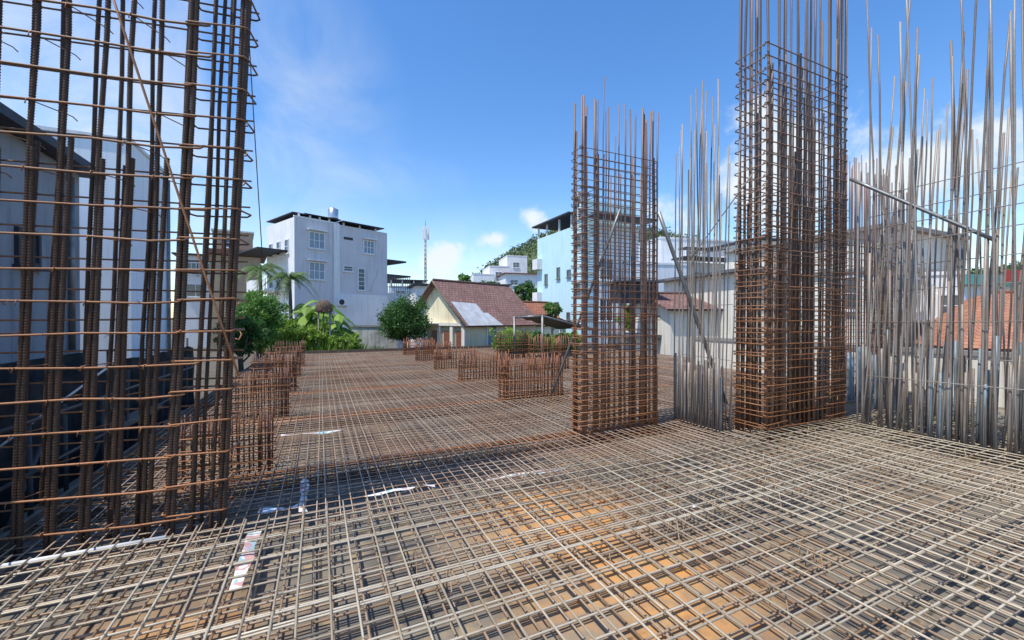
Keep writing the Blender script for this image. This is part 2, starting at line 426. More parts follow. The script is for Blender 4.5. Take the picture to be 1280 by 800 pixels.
def loop_pts(x0, x1, y0, y1, z, c=.02, dz=0):
    P = [(x0+c,y0),(x1-c,y0),(x1,y0+c),(x1,y1-c),(x1-c,y1),(x0+c,y1),(x0,y1-c),(x0,y0+c)]
    return [(x,y,z+dz*(x-x0)) for x,y in P]

# beam cages across the far deck
names = ['first','second','third','fourth','fifth','sixth']
for k, a in enumerate(BEAMS):
    t = root_grid('beam_cage', f'rusty beam cage sunk across the lower mat, {names[k]} counted from the foreground', 'beam cage', a, 0, -.10, 'beam cages across the lower mat')
    b0, b1 = -1.4, 11.5
    for y in (-.12,-.04,.05,.12):
        for z in (-.028,-.36):
            matbar((b0,y,z),(b1,y+U(-.01,.01),z),.011, wob=.02, seg=10).build('long_bar', M['rust_tie'], t)
    st = MB(); nn = 0; x = b0+.05
    while x < b1:
        mb = MB(); mb.tube(loop_pts(-.135,.135,-.19,.19,0), .0055, 4, closed=True)
        dx = U(-.02,.02); v = [(x+q[2]+dx*q[1]*3, q[0], -.195+q[1]) for q in mb.v]
        if k < 2 and nn < 98:
            mb.v = v; mb.build('stirrup', M['rust_tie'], t); nn += 1; x += .125
        else:
            st.add(v, mb.f, None, True); x += .125
    if st.v: tag(st.build('stirrup', M['rust_tie'], t), kind='stuff')

# ------------------------------------------------------------------ cages
def vbar(x, y, z0, z1, rad, lean=(0,0), n=6, ribs=False, wob=.01):
    mb = MB(); seg = max(3, int((z1-z0)/.8)); pts = []
    for i in range(seg+1):
        z = z0+(z1-z0)*i/seg
        pts.append(Vector((x+lean[0]*z+U(-wob,wob)*(.3 if i == 0 else 1), y+lean[1]*z+U(-wob,wob)*.6, z)))
    if not ribs: mb.tube(pts, rad, n); return mb
    fine = []; rr = []; stp = .0072; z = z0; i = 0
    while z < z1:
        f = (z-z0)/(z1-z0)*seg; j = min(seg-1, int(f)); p = pts[j].lerp(pts[j+1], f-j)
        fine.append(p); rr.append(rad*(1.15 if i % 3 == 1 else .90)); z += stp; i += 1
    mb.tube(fine, rad, 7, rads=rr); return mb

def hoop(x0, x1, y0, y1, z, rad, lean=(0,0), hook=True, tilt=0, n=5):
    mb = MB(); lx = lean[0]*z; ly = lean[1]*z
    P = loop_pts(x0+lx, x1+lx, y0+ly, y1+ly, z, .025, tilt)
    P = [(p[0]+U(-.006,.006), p[1]+U(-.004,.004), p[2]+U(-.008,.008)) for p in P]
    mb.tube(P, rad, n, closed=True)
    if hook:
        q = Vector(P[0]); s = 1 if R() < .5 else -1
        mb.tube([q+Vector((0,0,rad*2)), q+Vector((-.03,.0,rad*2)), q+Vector((-.035,.03,rad*3)), q+Vector((.03,.10,.02))], rad, n)
    return mb

def wire_tufts(t, xs, y, zs, count, mat):
    m = MB()
    for i in range(count):
        x = random.choice(xs); z = random.choice(zs); an = U(0,6.28); l = U(.02,.05)
        m.tube([(x-.015,y+.01,z-.01),(x,y-.02,z+.005),(x+.012,y-.02,z-.008),(x+.012+l*math.cos(an),y-.025-U(0,.02),z+l*math.sin(an))], .0018, 3)
    tag(m.build('tie_wire', mat, t), kind='stuff')

# left wall cage (close, ribbed bars, back-lit look put into their colour)
LA = math.radians(15); LL = .044
lc = thing('wall_cage', 'tall dark cage of thick ribbed bars standing at the left edge, closest to the camera', 'rebar cage', (-2.40,3.45,-.1), LA)
for x in (0.0,-.030,-.36,-.395):
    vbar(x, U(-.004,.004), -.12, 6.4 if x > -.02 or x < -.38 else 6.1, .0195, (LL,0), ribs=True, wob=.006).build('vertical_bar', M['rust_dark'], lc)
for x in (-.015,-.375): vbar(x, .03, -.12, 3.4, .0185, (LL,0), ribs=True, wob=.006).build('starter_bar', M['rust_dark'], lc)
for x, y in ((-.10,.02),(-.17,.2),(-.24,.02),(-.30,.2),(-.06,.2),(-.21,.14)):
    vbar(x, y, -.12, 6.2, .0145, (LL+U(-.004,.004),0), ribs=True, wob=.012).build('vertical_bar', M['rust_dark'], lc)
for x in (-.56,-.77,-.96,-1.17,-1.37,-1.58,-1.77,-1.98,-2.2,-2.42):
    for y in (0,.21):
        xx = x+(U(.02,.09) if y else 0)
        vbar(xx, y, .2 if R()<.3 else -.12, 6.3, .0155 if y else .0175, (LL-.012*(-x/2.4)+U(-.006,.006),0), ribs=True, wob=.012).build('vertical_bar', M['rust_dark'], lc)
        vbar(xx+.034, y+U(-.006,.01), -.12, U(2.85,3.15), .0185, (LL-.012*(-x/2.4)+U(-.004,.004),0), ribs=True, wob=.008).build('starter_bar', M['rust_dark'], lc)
zs = []; z = .07; k = 0
while z < 5.9:
    zs.append(z); sh = LL*z
    mb = MB(); ex = -.30+U(-.06,.10)
    pts = [(-2.75+sh, -.022, z+U(-.02,.02)-.02)]
    for x in (-2.2,-1.6,-1.0,-.6): pts.append((x+sh, -.022+U(-.004,.004), z+U(-.012,.012)))
    pts += [(ex+sh-.03,-.024,z+.006),(ex+sh,-.026,z+.012+U(0,.02))]
    mb.tube(pts, .0090, 6); mb.build('horizontal_bar', M['tie_left'], lc)
    hoop(-.42+U(-.015,.01), .026, -.026, .235, z+U(.012,.03), .0080, (LL,0), tilt=U(0,.04), hook=R()<.12).build('stirrup', M['tie_left'], lc)
    if R() < .4:                          # hook end standing out at the corner
        mb = MB(); q = Vector((.02+sh+.0, 0, z+.02)); e = U(.4,1.25); mb.tube([q, q+Vector((.03,.01,.0))*e, q+Vector((.05,-.01,-.03))*e, q+Vector((.035,-.02,-.075*U(.6,1.2)))*e, q+Vector((.01,-.025,-.06))*e], .0062, 5)
        mb.build('hook', M['tie_left'], lc)
    mb = MB(); zb = z+.11
    mb.tube([(-2.75+sh,.235,zb+U(-.02,.02)),(-1.8+sh,.236,zb+U(-.01,.01)),(-.9+sh,.235,zb+U(-.01,.01)),(.02+sh,.236,zb+U(-.02,.02))], .0078, 5)
    mb.build('horizontal_bar', M['tie_left'], lc)
    for x in (-.77,-1.17,-1.58,-1.98,-2.42):
        if R() < .6:
            mb = MB(); x += (k%2)*.2+sh; mb.tube([(x-.03,-.03,z-.03),(x-.02,-.035,z+.006),(x+.09,.24,z+.012),(x+.12,.245,z-.02)], .0045, 5)
            mb.build('cross_tie', M['rust_tie'], lc)
    z += .25; k += 1
wire_tufts(lc, [0,-.36,-.56,-.77,-.96,-1.17,-1.37,-1.58], -.02, [q for q in zs if q < 1.9], 70, M['wire'])

# middle wall cage
mc = root_grid('wall_cage', 'slim free standing cage of vertical bars in the middle, rusty below and grey on top', 'rebar cage', 5.07, 3.45, -.1)
W, D = 1.42, .24
xs = [.01,.035,.06,.22,.245,.27]+[.38+.10*i for i in range(7)]+[1.12,1.145,1.17,1.28,1.37,1.40,1.42]
for x in xs:
    for y in (0,D):
        h = 4.93+U(-.08,.05) if R() < .66 else U(3.9,4.7)
        thick = .0145 if (x < .3 or x > 1.1) else .0095
        vbar(x+(U(-.01,.05) if y else 0), y, -.12, h, thick, (U(-.004,.004)+.001,U(-.004,.004)), wob=.008).build('vertical_bar', M['rust_mid'], mc)
        if R() < .75: vbar(x+.022, y, -.12, U(1.0,1.35), .0135, (U(-.01,.01),0), wob=.006).build('starter_bar', M['rust_mid'], mc)
vbar(.42, .1, 0, 5.35, .007, (.01,0)).build('vertical_bar', M['rust_mid'], mc)
z = .06
while z < 4.28:
    hoop(-.015, W+.02, -.02, D+.02, z, .0075 if z < 1.5 else .0062, tilt=U(-.012,.012)).build('stirrup', M['tie_mid'], mc)
    if z < .9: matbar((-.03,-.034,z+.05+U(-.02,.02)),(W+.03,-.034,z+.05+U(-.02,.02)),.007).build('horizontal_bar', M['tie_mid'], mc)
    if z < 3.6: hoop(-.02, .29, -.026, D+.026, z+.03, .0060, hook=False).build('stirrup', M['tie_mid'], mc)
    z += .10 if z < 1 else .115
for zz in (1.68,1.70,1.72): matbar((-.03,-.035,zz),(W+.05,-.035,zz+U(-.02,.02)),.006).build('horizontal_bar', M['rust_low'], mc)
wire_tufts(mc, xs, -.02, [.1+.12*i for i in range(12)], 60, M['wire'])

# right wall cage
rc = root_grid('wall_cage', 'massive tall cage of dense rusty bars rising past the photo top', 'rebar cage', 3.85, 5.74, -.06)
W, D = 1.92, .46
xs = [0,.03,.12,.24,.36,.39,.42]+[.55+.115*i for i in range(8)]+[1.46,1.49,1.52,1.62,1.72,1.82,1.89,1.92]
for x in xs:
    for y in (0,D):
        h = U(7.0,7.6) if R() < .6 else (U(5.5,6.1) if R() < .5 else U(4.8,5.6))
        rd = .019 if (x < .45 or x > 1.45) else .0145
        vbar(x+(U(-.02,.06) if y else 0), y, -.1, h, rd, (U(-.004,.004)+.004,U(-.004,.004)), wob=.010).build('vertical_bar', M['rust_right'], rc)
        vbar(x+.03, y+.015, -.1, U(2.4,4.4) if R() < .75 else U(.9,1.6), .0170, (U(-.006,.006)+.003,0), wob=.008).build('starter_bar', M['rust_right'], rc)
for x in [.5+.115*i for i in range(9)]:
    vbar(x+U(-.02,.02), U(.1,.36), -.1, U(3.6,5.4), .014, (U(-.008,.010),0), wob=.012).build('vertical_bar', M['rust_right'], rc)
for y in (.12,.23,.34):
    for x in (0,W): vbar(x, y, -.1, U(6.2,7.5), .013, (.004,0)).build('vertical_bar', M['rust_right'], rc)
z = .08
while z < 5.58:
    hoop(-.035+U(-.01,.01), W+.035, -.03, D+.03, z+U(-.012,.012), .0085, (.004,0), tilt=U(-.012,.012)).build('stirrup', M['tie_mid'], rc)
    for (p, q) in (((-.05,.46),(1.42,W+.05)) if z < 3.6 else ()):
        hoop(p, q, -.038, D+.038, z+.06+U(-.02,.02), .0068, (.004,0), tilt=U(-.05,.05)).build('stirrup', M['tie_mid'], rc)
    if .15 < z < 3.2 and R() < .5: matbar((-.05,-.045,z+.11),(W+.05,-.045,z+.11+U(-.03,.03)),.0055, wob=.01).build('horizontal_bar', M['tie_mid'], rc)
    z += .17
wire_tufts(rc, xs, -.035, [.1+.2*i for i in range(16)], 170, M['rust_tie'])

# short starter cages in two rows
def low_cage(a, b0, W, D, hgt, label, group, sp=.085, mat='rust_low', hv=.08, rad=.0125):
    t = root_grid('starter_cage', label, 'rebar cage', a, b0, -.1, group)
    x = 0
    while x <= W+.01:
        for y in (0,D):
            if x in (0,) or x > W-.2: reps = (0,.03)
            else: reps = (0,)
            for e in reps:
                vbar(x+e+U(-.01,.01), y, -.12, hgt+U(-hv,hv), rad, (U(-.015,.015),U(-.02,.02)), n=5, wob=.006).build('vertical_bar', M[mat], t)
        x += sp
    for z in [.02,.09,.17,.30,.42,.55,.68,.80]:
        if z < hgt-.1: hoop(-.03, W+.04, -.02, D+.02, z+U(-.02,.02), .0065, tilt=U(-.03,.03), n=4).build('stirrup', M['rust_tie'], t)
    return t
ord_ = ['nearest','second nearest','third nearest','fourth nearest','farthest']
for k, (a, h) in enumerate([(7.85,.88),(10.7,.72),(13.4,.66),(16.4,.70),(19.1,.70)]):
    low_cage(a, 3.45, 1.42, .26, h, f'short rusty starter cage, {ord_[k]} of the row behind the middle cage', 'starter cages behind the middle cage', hv=.10 if k else .06)
ordl = ['nearest','second nearest','third nearest','fourth nearest','farthest']
for k, (a, h) in enumerate([(5.45,.60),(8.15,.80),(10.9,.85),(13.6,.85),(16.4,.85)]):
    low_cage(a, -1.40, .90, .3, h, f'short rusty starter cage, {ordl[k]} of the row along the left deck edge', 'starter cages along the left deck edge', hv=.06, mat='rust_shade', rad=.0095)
low_cage(11.8, 6.2, 1.3, .3, 1.1, 'rusty starter cage with dark bars, alone on the far right of the lower mat', None)
low_cage(15.5, 6.6, 1.3, .3, 1.1, 'small dark starter cage by the grey canopy at the far right edge', None, mat='rust_dark')

# grey wall bars left of the massive cage
wl = root_grid('wall_bars', 'cluster of slim grey bars fanning up between the middle cage and the massive cage', 'rebar', 4.32, 5.60, -.1)
for i in range(14):
    for y in (0,.20):
        aa = i*.068+U(-.01,.01); h = random.choice([5.3,4.9,4.6,4.3,3.9,3.4])+U(-.15,.15)
        vbar(-y, aa, -.1, h, .0100, (U(-.02,.03),U(-.03,.02)), wob=.01).build('vertical_bar', M['steel_new'], wl)
        if i % 2 == 0 or y: vbar(-y+.03, aa, -.1, U(.8,1.15), .018, (U(-.01,.01),0), wob=.004).build('starter_bar', M['steel_new'], wl)
for z in (1.05,1.9,2.3,2.75): matbar((.02,-.05,z),(.02,.9,z+U(-.05,.05)),.005).build('horizontal_bar', M['steel_new'], wl)

# wall bars along the right edge
wr = root_grid('wall_bars', 'long row of loose grey vertical bars with thick lapped feet along the right edge', 'rebar', 0, 7.42, -.06)
aa = -1.3
while aa < 3.55:
    for y in (0,.24):
        p = aa+U(-.03,.03)
        h = U(3.8,6.8); lx = U(-.015,.07)+max(0,(1.8-p))*.03; la = U(-.05,.03)
        vbar(y, p, -.1, h, U(.0105,.0145), (lx,la), wob=.014).build('vertical_bar', M['steel_new'], wr)
        if R() < .65: vbar(y+.03, p+.02, -.1, U(.75,1.5), .0165, (U(-.01,.03),U(-.02,.01)), wob=.004).build('starter_bar', M['steel_new'] if R() < .6 else M['pipe_blue'], wr)
        if R() < .35: vbar(y+.05, p+.05, -.1, U(1.8,3.0), .016, (U(-.01,.04),U(-.03,.01)), wob=.006).build('starter_bar', M['steel_new'], wr)
    aa += .085
for z in (2.75,2.95,3.2,3.42,.75,1.55): matbar((-.015+z*.02,-1.5,z+.12),(-.015+z*.01,3.4,z+U(-.05,.05)),.0065, wob=.03).build('horizontal_bar', M['steel_new'], wr)
for z in (2.05,2.4,1.1,): matbar((.27,-1.5,z+.12),(.27,3.4,z),.0065, wob=.03).build('horizontal_bar', M['steel_new'], wr)
# second line of wall bars further right
w2 = root_grid('wall_bars', 'second line of thin bars standing behind the right edge row', 'rebar', 0, 8.9, -.06)
aa = 0.2
while aa < 4.0:
    p = aa+U(-.04,.04)
    vbar(0, p, -.1, U(3.2,5.6), .0115, (U(-.03,.05),U(-.04,.03)), wob=.014).build('vertical_bar', M['steel_new'], w2)
    vbar(.2, p+.05, -.1, U(3.2,5.2), .011, (U(-.03,.05),U(-.04,.03)), wob=.014).build('vertical_bar', M['steel_new'], w2)
    if R() < .5: vbar(.03, p+.03, -.1, U(.8,1.4), .02, (0,0)).build('starter_bar', M['pipe_blue'], w2)
    aa += .13
# gridded cage behind the kerb on the right
gc = root_grid('wall_cage', 'fine meshed grey brown wall cage far right, in front of the cream building', 'rebar cage', 5.05, 9.9, -.1)
x = 0
while x < 3.1:
    for y in (0,.25):
        vbar(x+U(-.01,.01), y, -.1, U(4.3,5.4), .0115, (U(-.01,.01),0), n=5).build('vertical_bar', M['rust_mid'], gc)
    x += .105
z = .1
while z < 3.5:
    matbar((-.03,-.02,z),(3.1,-.02,z+U(-.02,.02)),.0075, n=4).build('horizontal_bar', M['tie_mid'], gc)
    matbar((-.03,.27,z+.07),(3.1,.27,z+.07),.0055, n=4).build('horizontal_bar', M['tie_mid'], gc); z += .15
# low blue pipes behind the kerb + kerb
kb = root_grid('formwork_kerb', 'low grey brown formwork kerb beside the massive cage', 'kerb', 4.15, 7.75, -.1)
m = MB(); m.box(0,4.0,0,.05,-.16,.20); m.build('board', M['concrete'], kb)
m = MB(); m.box(0,4.0,-.01,.07,.201,.222); m.build('cap_rail', M['timber'], kb)
pr = root_grid('post_row', 'row of pale blue grey posts standing behind the formwork kerb', 'posts', 4.6, 7.9, -.1)
for i in range(13):
    vbar(i*.24+U(-.05,.05), U(0,.2), -.15, U(.85,1.15), .026, (U(-.02,.03),0), n=8, wob=.003).build('post', M['pipe_blue'], pr)

# braces
def brace(name, label, cat, p0, p1, rad, mat, n=8, sag=0):
    m = MB(); p0 = Vector(p0); p1 = Vector(p1); pts = [p0.lerp(p1, i/6)+Vector((0,0,-sag*math.sin(math.pi*i/6))) for i in range(7)]
    m.tube(pts, rad, n); o = m.build(name, mat); tag(o, label, cat); return o
brace('brace_pipe', 'grey pipe propped diagonally against the right side of the middle cage', 'brace', px(823,265,6.6), px(908,478,6.9)-Vector((0,0,.35)), .032, M['pipe_grey'])
brace('brace_pipe', 'thin grey pipe leaning from the left face of the middle cage to the mat', 'brace', px(775,262,5.95), px(690,470,6.9)-Vector((0,0,.3)), .02, M['pipe_grey'])
brace('brace_pipe', 'galvanised pipe sloping down right from the massive cage across the grey bars', 'brace', px(1062,224,6.3), px(1245,301,5.1), .024, M['pipe_grey'])
brace('brace_rod', 'thin rod slanting across the grey bars left of the massive cage', 'brace', px(942,215,5.9), px(862,325,6.6), .009, M['steel_new'])
brace('brace_rod', 'rusty rod lying diagonally across the face of the dark left cage', 'brace', px(124,-60,3.02), px(298,470,3.35), .0085, M['rust_tie'])
brace('loose_wire', 'thin dark wire hanging beside the right corner of the dark left cage', 'wire', px(312,40,3.5), px(328,318,3.7), .004, M['wire'], sag=.02)
brace('timber_stick', 'long pale stick lying aslant behind the dark left cage', 'stick', px(-10,565,4.6), px(140,455,5.6), .014, M['white_metal'])
brace('timber_stick', 'short pale stick lying low behind the dark left cage', 'stick', px(48,655,3.6), px(92,612,4.4), .022, M['white_metal'])
brace('white_pipe', 'white pipe lying along the back edge of the foreground mat at left', 'pipe', G(3.90,-3.4,-.045), G(3.90,-1.05,-.045), .018, M['white_metal'])

# strips of printed plastic on the mats
def strip(label, A, B, w, z):
    m = MB(); A = Vector(A); B = Vector(B); d = (B-A); n_ = max(4, int(d.length/.12)); s = Vector((-d.y,d.x,0)).normalized()*w/2
    prev = None
    for i in range(n_+1):
        p = A.lerp(B, i/n_)+Vector((U(-.008,.008),U(-.008,.008),U(-.016,.012))); e = s*U(.55,1.2)+Vector((0,0,U(-.012,.012)))
        cur = (p-e, p+e)
        if prev: m.quad(prev[0], cur[0], cur[1], prev[1])
        prev = cur
    o = m.build('plastic_strip', M['tape']); tag(o, label, 'strip', None)
def gp(u, v, z): Y = (EYE-z)*F/(v-HY); return Vector(((u-CX)/F*Y, Y, z))
strip('colourful printed plastic strip under the foreground mat near the left cage', gp(318,664,-.03), gp(292,738,-.03), .085, -.03)
strip('printed plastic strip running away from the camera on the lower mat', gp(381,598,-.12), gp(378,640,-.12), .075, -.12)
strip('short printed plastic strip lying crosswise beside the corner of the foreground mat', gp(322,640,-.12), gp(372,634,-.12), .09, -.12)
strip('plain narrow white strip on the lower mat in the centre', gp(456,620,-.092), gp(544,606,-.092), .028, -.09)
strip('crumpled white strip at the edge of the foreground mat before the middle cage', gp(610,600,-.12), gp(720,582,-.12), .09, -.12)
strip('narrow white strip farther back on the lower mat', gp(350,545,-.095), gp(460,534,-.095), .045, -.1)

# ------------------------------------------------------------------ building helpers
def uvroof(mb, name, mat, parent, quads):
    """quads: list of 4 points (eave0, eave1, ridge1, ridge0) -> tiled slab with metric UVs and thickness"""
    me = bpy.data.meshes.new(name); V = []; Fc = []; UV = []
    for q in quads:
        q = [Vector(p) for p in q]; o = len(V); n = (q[1]-q[0]).cross(q[3]-q[0]).normalized()
        ex = (q[1]-q[0]).normalized(); ey = n.cross(ex)
        V += [p for p in q]+[p-n*.09 for p in q]
        uv = [((p-q[0]).dot(ex), (p-q[0]).dot(ey)) for p in q]
        fs = [(0,1,2,3),(7,6,5,4),(0,4,5,1),(1,5,6,2),(2,6,7,3),(3,7,4,0)]
        for f in fs:
            Fc.append(tuple(i+o for i in f)); UV += [uv[i%4] for i in f]
    me.from_pydata([tuple(v) for v in V], [], Fc)
    l = me.uv_layers.new(name='UVMap')
    for i, c in enumerate(UV): l.data[i].uv = c
    me.materials.append(mat); o = bpy.data.objects.new(name, me); C.objects.link(o); o.parent = parent; return o
def wid(u0, Y0, ang, u1):
    x0 = (u0-CX)/F*Y0; r = (u1-CX)/F; c, s = math.cos(ang), math.sin(ang)
    return (r*Y0-x0)/(c-r*s)
def bz(v, Y): return EYE-(v-HY)/F*Y
def local(u0, Y0, ang, u):            # distance along a facade whose corner is at (u0,Y0)
    return wid(u0, Y0, ang, u)

def window(t, x, z, w, h, y=0, face='front', frame='white', bars=2, rows=2, hood=False, X=0, mat='glass'):
    """face front: facade in the plane y; face left: plane x=X, coordinate along y given by x"""
    def P(m, x0, x1, d0, d1, z0, z1):
        if face == 'front': m.box(x0,x1,y+d0,y+d1,z0,z1)
        elif face == 'left': m.box(X+d0,X+d1,x0,x1,z0,z1)
        else: m.box(X-d1,X-d0,x0,x1,z0,z1)
    m = MB(); fw = .07
    P(m,x-fw,x,-.06,.02,z-fw,z+h+fw); P(m,x+w,x+w+fw,-.06,.02,z-fw,z+h+fw)
    P(m,x,x+w,-.058,.02,z-fw,z); P(m,x,x+w,-.058,.02,z+h,z+h+fw)
    for i in range(1,bars): P(m,x+w*i/bars-.025,x+w*i/bars+.025,-.052,.01,z,z+h)
    for i in range(1,rows): P(m,x,x+w,-.048,.008,z+h*i/rows-.02,z+h*i/rows+.02)
    P(m,x-.12,x+w+.12,-.14,.0,z-fw-.06,z-fw-.003)
    if hood: P(m,x-.2,x+w+.2,-.35,.0,z+h+fw+.08,z+h+fw+.16)
    f = m.build('window', M[frame], t)
    m = MB(); P(m,x,x+w,-.02,-.008,z,z+h); m.build('pane', M[mat], f)
    return f
def part(name, mat, t, boxes):
    m = MB()
    for q in boxes: m.box(*q)
    return m.build(name, M[mat], t)
def tank(t_label, loc, r, l, horiz=True):
    t = thing('water_tank', t_label, 'water tank', loc, GA)
    m = MB()
    if horiz: m.tube([(-l/2,0,r+.35),(-l/2+.06,0,r+.35),(l/2-.06,0,r+.35),(l/2,0,r+.35)], r, 20, rads=[r*.7,r,r,r*.7])
    else: m.tube([(0,0,.35),(0,0,.4),(0,0,.35+l),(0,0,.5+l)], r, 20, rads=[r,r,r,r*.3])
    m.build('tank_body', M['steel_tank'], t)
    m = MB()
    for sx in (-.3,.3):
        for sy in (-.2,.2): m.box(sx*l-.03,sx*l+.03,sy-.03,sy+.03,0,.4)
    m.build('stand', M['dark_roof'], t)

def block(name, label, u0, Y0, ang, u1, vtop, depth, mat, roof=None, wins=(), cat='house', par=.15, zbase=GROUND):
    p = px(u0,397,Y0); t = thing(name, label, cat, (p.x,p.y,zbase), ang)
    W = wid(u0,Y0,ang,u1); H = bz(vtop,Y0)-zbase
    part('wall', mat, t, [(0,W,0,depth,0,H)])
    if roof: part('roof', roof, t, [(-.4,W+.4,-.4,depth+.4,H+.003,H+par)])
    else: part('parapet', mat, t, [(-.05,W+.05,-.05,.15,H+.003,H+par),(-.05,.1,.153,depth,H+.003,H+par)])
    for (fx, v0, v1, w) in wins:
        x = fx*W; window(t, x, bz(v1,Y0)-zbase, w, (v1-v0)/F*Y0, bars=2, rows=2)
    return t, W, H

# --- neighbour houses at the left, walls in shade
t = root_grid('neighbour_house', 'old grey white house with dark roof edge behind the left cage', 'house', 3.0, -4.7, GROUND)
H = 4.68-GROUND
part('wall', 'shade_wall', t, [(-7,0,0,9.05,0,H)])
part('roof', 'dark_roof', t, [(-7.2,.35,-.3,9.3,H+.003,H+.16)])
part('shade_strip', 'netting', t, [(.003,.05,0,9.05,0,2.35)])  # black sheet added for the shade at the foot of the wall
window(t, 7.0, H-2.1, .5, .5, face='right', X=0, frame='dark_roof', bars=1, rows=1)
m = MB(); m.tube([(.06,8.6,2.4),(.06,8.6,H-.2)], .05, 8); m.build('downpipe', M['pipe_grey'], t)
t = root_grid('neighbour_house', 'tall plain pale blue white house block seen through the left cage', 'house', 14.9, -4.75, GROUND)
H = 6.45-GROUND
part('wall', 'pale_blue', t, [(-5,0,0,3.1,0,H)])
part('parapet', 'white', t, [(-5.04,.04,-.04,3.14,H+.003,H+.10)])
part('vent', 'dark_roof', t, [(.003,.03,1.2,1.28,1.9,2.4),(.003,.03,1.4,1.48,1.9,2.4)])
m = MB(); m.tube([(.07,2.9,0),(.07,2.9,H-.2)], .05, 8); m.build('downpipe', M['pipe_grey'], t)
tank('round steel water tank on the roof behind the left cage', G(17.6,-9.3,5.9), .75, 1.7, False)

# black netting fence along the left of the deck
t = root_grid('netting_fence', 'black construction netting fence in shade along the left edge of the deck', 'fence', 3.9, -3.45, GROUND)
m = MB(); n_ = 60; top = []
vs = []; fs = []
for i in range(n_+1):
    y = -4+i*.26; dx = .12*math.sin(i*.9)+U(-.03,.03)
    for j in range(5):
        vs.append((dx*(1 if j % 2 else .6)+U(-.02,.02), y, 2.25*j/4+(U(-.05,.05) if j == 4 else 0)))
for i in range(n_):
    for j in range(4): a_ = i*5+j; fs.append((a_,a_+1,a_+6,a_+5))
m.add(vs, fs); m.build('netting', M['netting'], t)
for i in range(7):
    m = MB(); m.tube([(-.1,-3.8+i*2.5,0),(-.1,-3.8+i*2.5,2.5)], .03, 8); m.build('post', M['dark_roof'], t)

# --- tan house behind the left cage
Y0 = 37; ang = math.radians(33)
p = px(262,397,Y0); t = thing('tan_house', 'tan house with brown roof partly hidden by palms', 'house', (p.x,p.y,GROUND), ang)
W = wid(262,Y0,ang,326)
part('wall', 'tan', t, [(0,W,0,5,0,bz(318,Y0)-GROUND)])
part('roof', 'brown_paint', t, [(-.4,W+.5,-.5,5.5,bz(317,Y0)-GROUND,bz(311,Y0)-GROUND)])
part('upper_block', 'tan', t, [(.2,W-.6,.5,4,bz(311,Y0)-GROUND+.003,bz(286,Y0)-GROUND)])
part('parapet', 'cream', t, [(.1,W-.5,.4,4.1,bz(286,Y0)-GROUND+.003,bz(284,Y0)-GROUND)])
window(t, 1.3, 3.2, 1.1, 1.1, bars=2); window(t, W-1.0, 3.0, .7, 1.5, bars=1, frame='brown_paint')
window(t, 1.2, bz(306,Y0)-GROUND, .9, .8, y=.5)

block('white_house', 'narrow white house with balcony glimpsed through the left cage beside the tan house', 222, 42, math.radians(30), 262, 318, 6, 'white', 'dark_roof', [(.2,328,342,1.2),(.6,328,342,1.2),(.3,355,370,1.4)])
# scaffold props in the shade behind the left cage
t = thing('scaffold_frame', 'jumble of dark scaffold pipes in the shade behind the left cage', 'scaffold', G(5.2,-2.75,GROUND), GA+math.pi/2)
for i in range(9):
    m = MB(); x = i*.8; m.tube([(x,U(-.05,.05),0),(x+U(-.1,.1),U(-.05,.05),U(1.9,2.3))], .024, 8); m.build('upright', M['pipe_dark'], t)
for z in (.9,1.5,2.0):
    m = MB(); m.tube([(-.3,-.05,z+U(-.05,.05)),(6.8,-.05,z+U(-.1,.1))], .022, 8); m.build('ledger', M['pipe_dark'], t)
for i in range(4):
    m = MB(); x = i*1.6; m.tube([(x,.06,.3),(x+1.4,.06,1.95)], .02, 8); m.build('diagonal', M['pipe_dark'], t)
for i in range(3):
    m = MB(); x = .4+i*2.1; z = .95+.5*(i%2); m.box(x,x+1.9,-.12,.14,z,z+.05); m.build('board', M['timber'], t)

# --- grey three storey house
Y0 = 32; ang = math.radians(50); u0 = 369
p = px(u0,397,Y0); t = thing('apartment_house', 'pale grey three storey house with white windows and dark flat roof', 'house', (p.x,p.y,GROUND), ang)
W = wid(u0,Y0,ang,484); H = 9.35-GROUND; Dp = 5.4
lx = lambda u: wid(u0,Y0,ang,u)
def lz(v, x): return bz(v, Y0+x*math.sin(ang))-GROUND
part('wall', 'lilac', t, [(0.002,W,0,Dp,0,H)])
part('side_wall', 'white', t, [(-.06,0,-.02,Dp+.02,0,H-.02)])
part('downpipe', 'white', t, [(lx(417),lx(424),-.13,-.002,0,H)])
part('lower_wall', 'white', t, [(lx(424)+.003,W+.01,-.07,-.002,0,lz(368,lx(450)))])
part('roof', 'dark_roof', t, [(lx(381),lx(426),-.1,Dp+.3,H+.35,H+.42),(lx(426)+.01,lx(478),-.35,Dp,H+.25,H+.32),(-.1,lx(381)-.01,.2,Dp,H+.35,H+.42)])
part('roof_post', 'white', t, [(lx(u),lx(u)+.12,.1,.22,H+.003,H+.35) for u in (374,388,400,412,430,450,470)])
part('parapet', 'white', t, [(-.08,lx(424),-.03,.12,H+.003,H+.12)])
for (uu0, uu1, v0, v1) in ((387,405,290,309),(387,405,328,348),(455,467,301,316)):
    x = lx(uu0); window(t, x, lz(v1,x), lx(uu1)-x, lz(v0,x)-lz(v1,x), bars=3, rows=2, hood=True, mat='pane_light')
x = lx(448); window(t, x, lz(362,x), .55, lz(336,x)-lz(362,x), bars=1, rows=5)
x = lx(430); window(t, x, lz(338,x), .75, .35, bars=1, rows=2)
part('vent', 'dark_roof', t, [(lx(430),lx(441),-.05,-.002,lz(299,lx(430)),lz(296,lx(430)))])
m = MB(); xx = lx(462); m.tube([(xx,-.06,lz(365,xx)),(xx+.3,-.06,lz(355,xx)),(xx+.7,-.06,lz(345,xx)),(xx+.75,-.06,lz(336,xx))], .03, 6); m.build('cable', M['white_metal'], t)
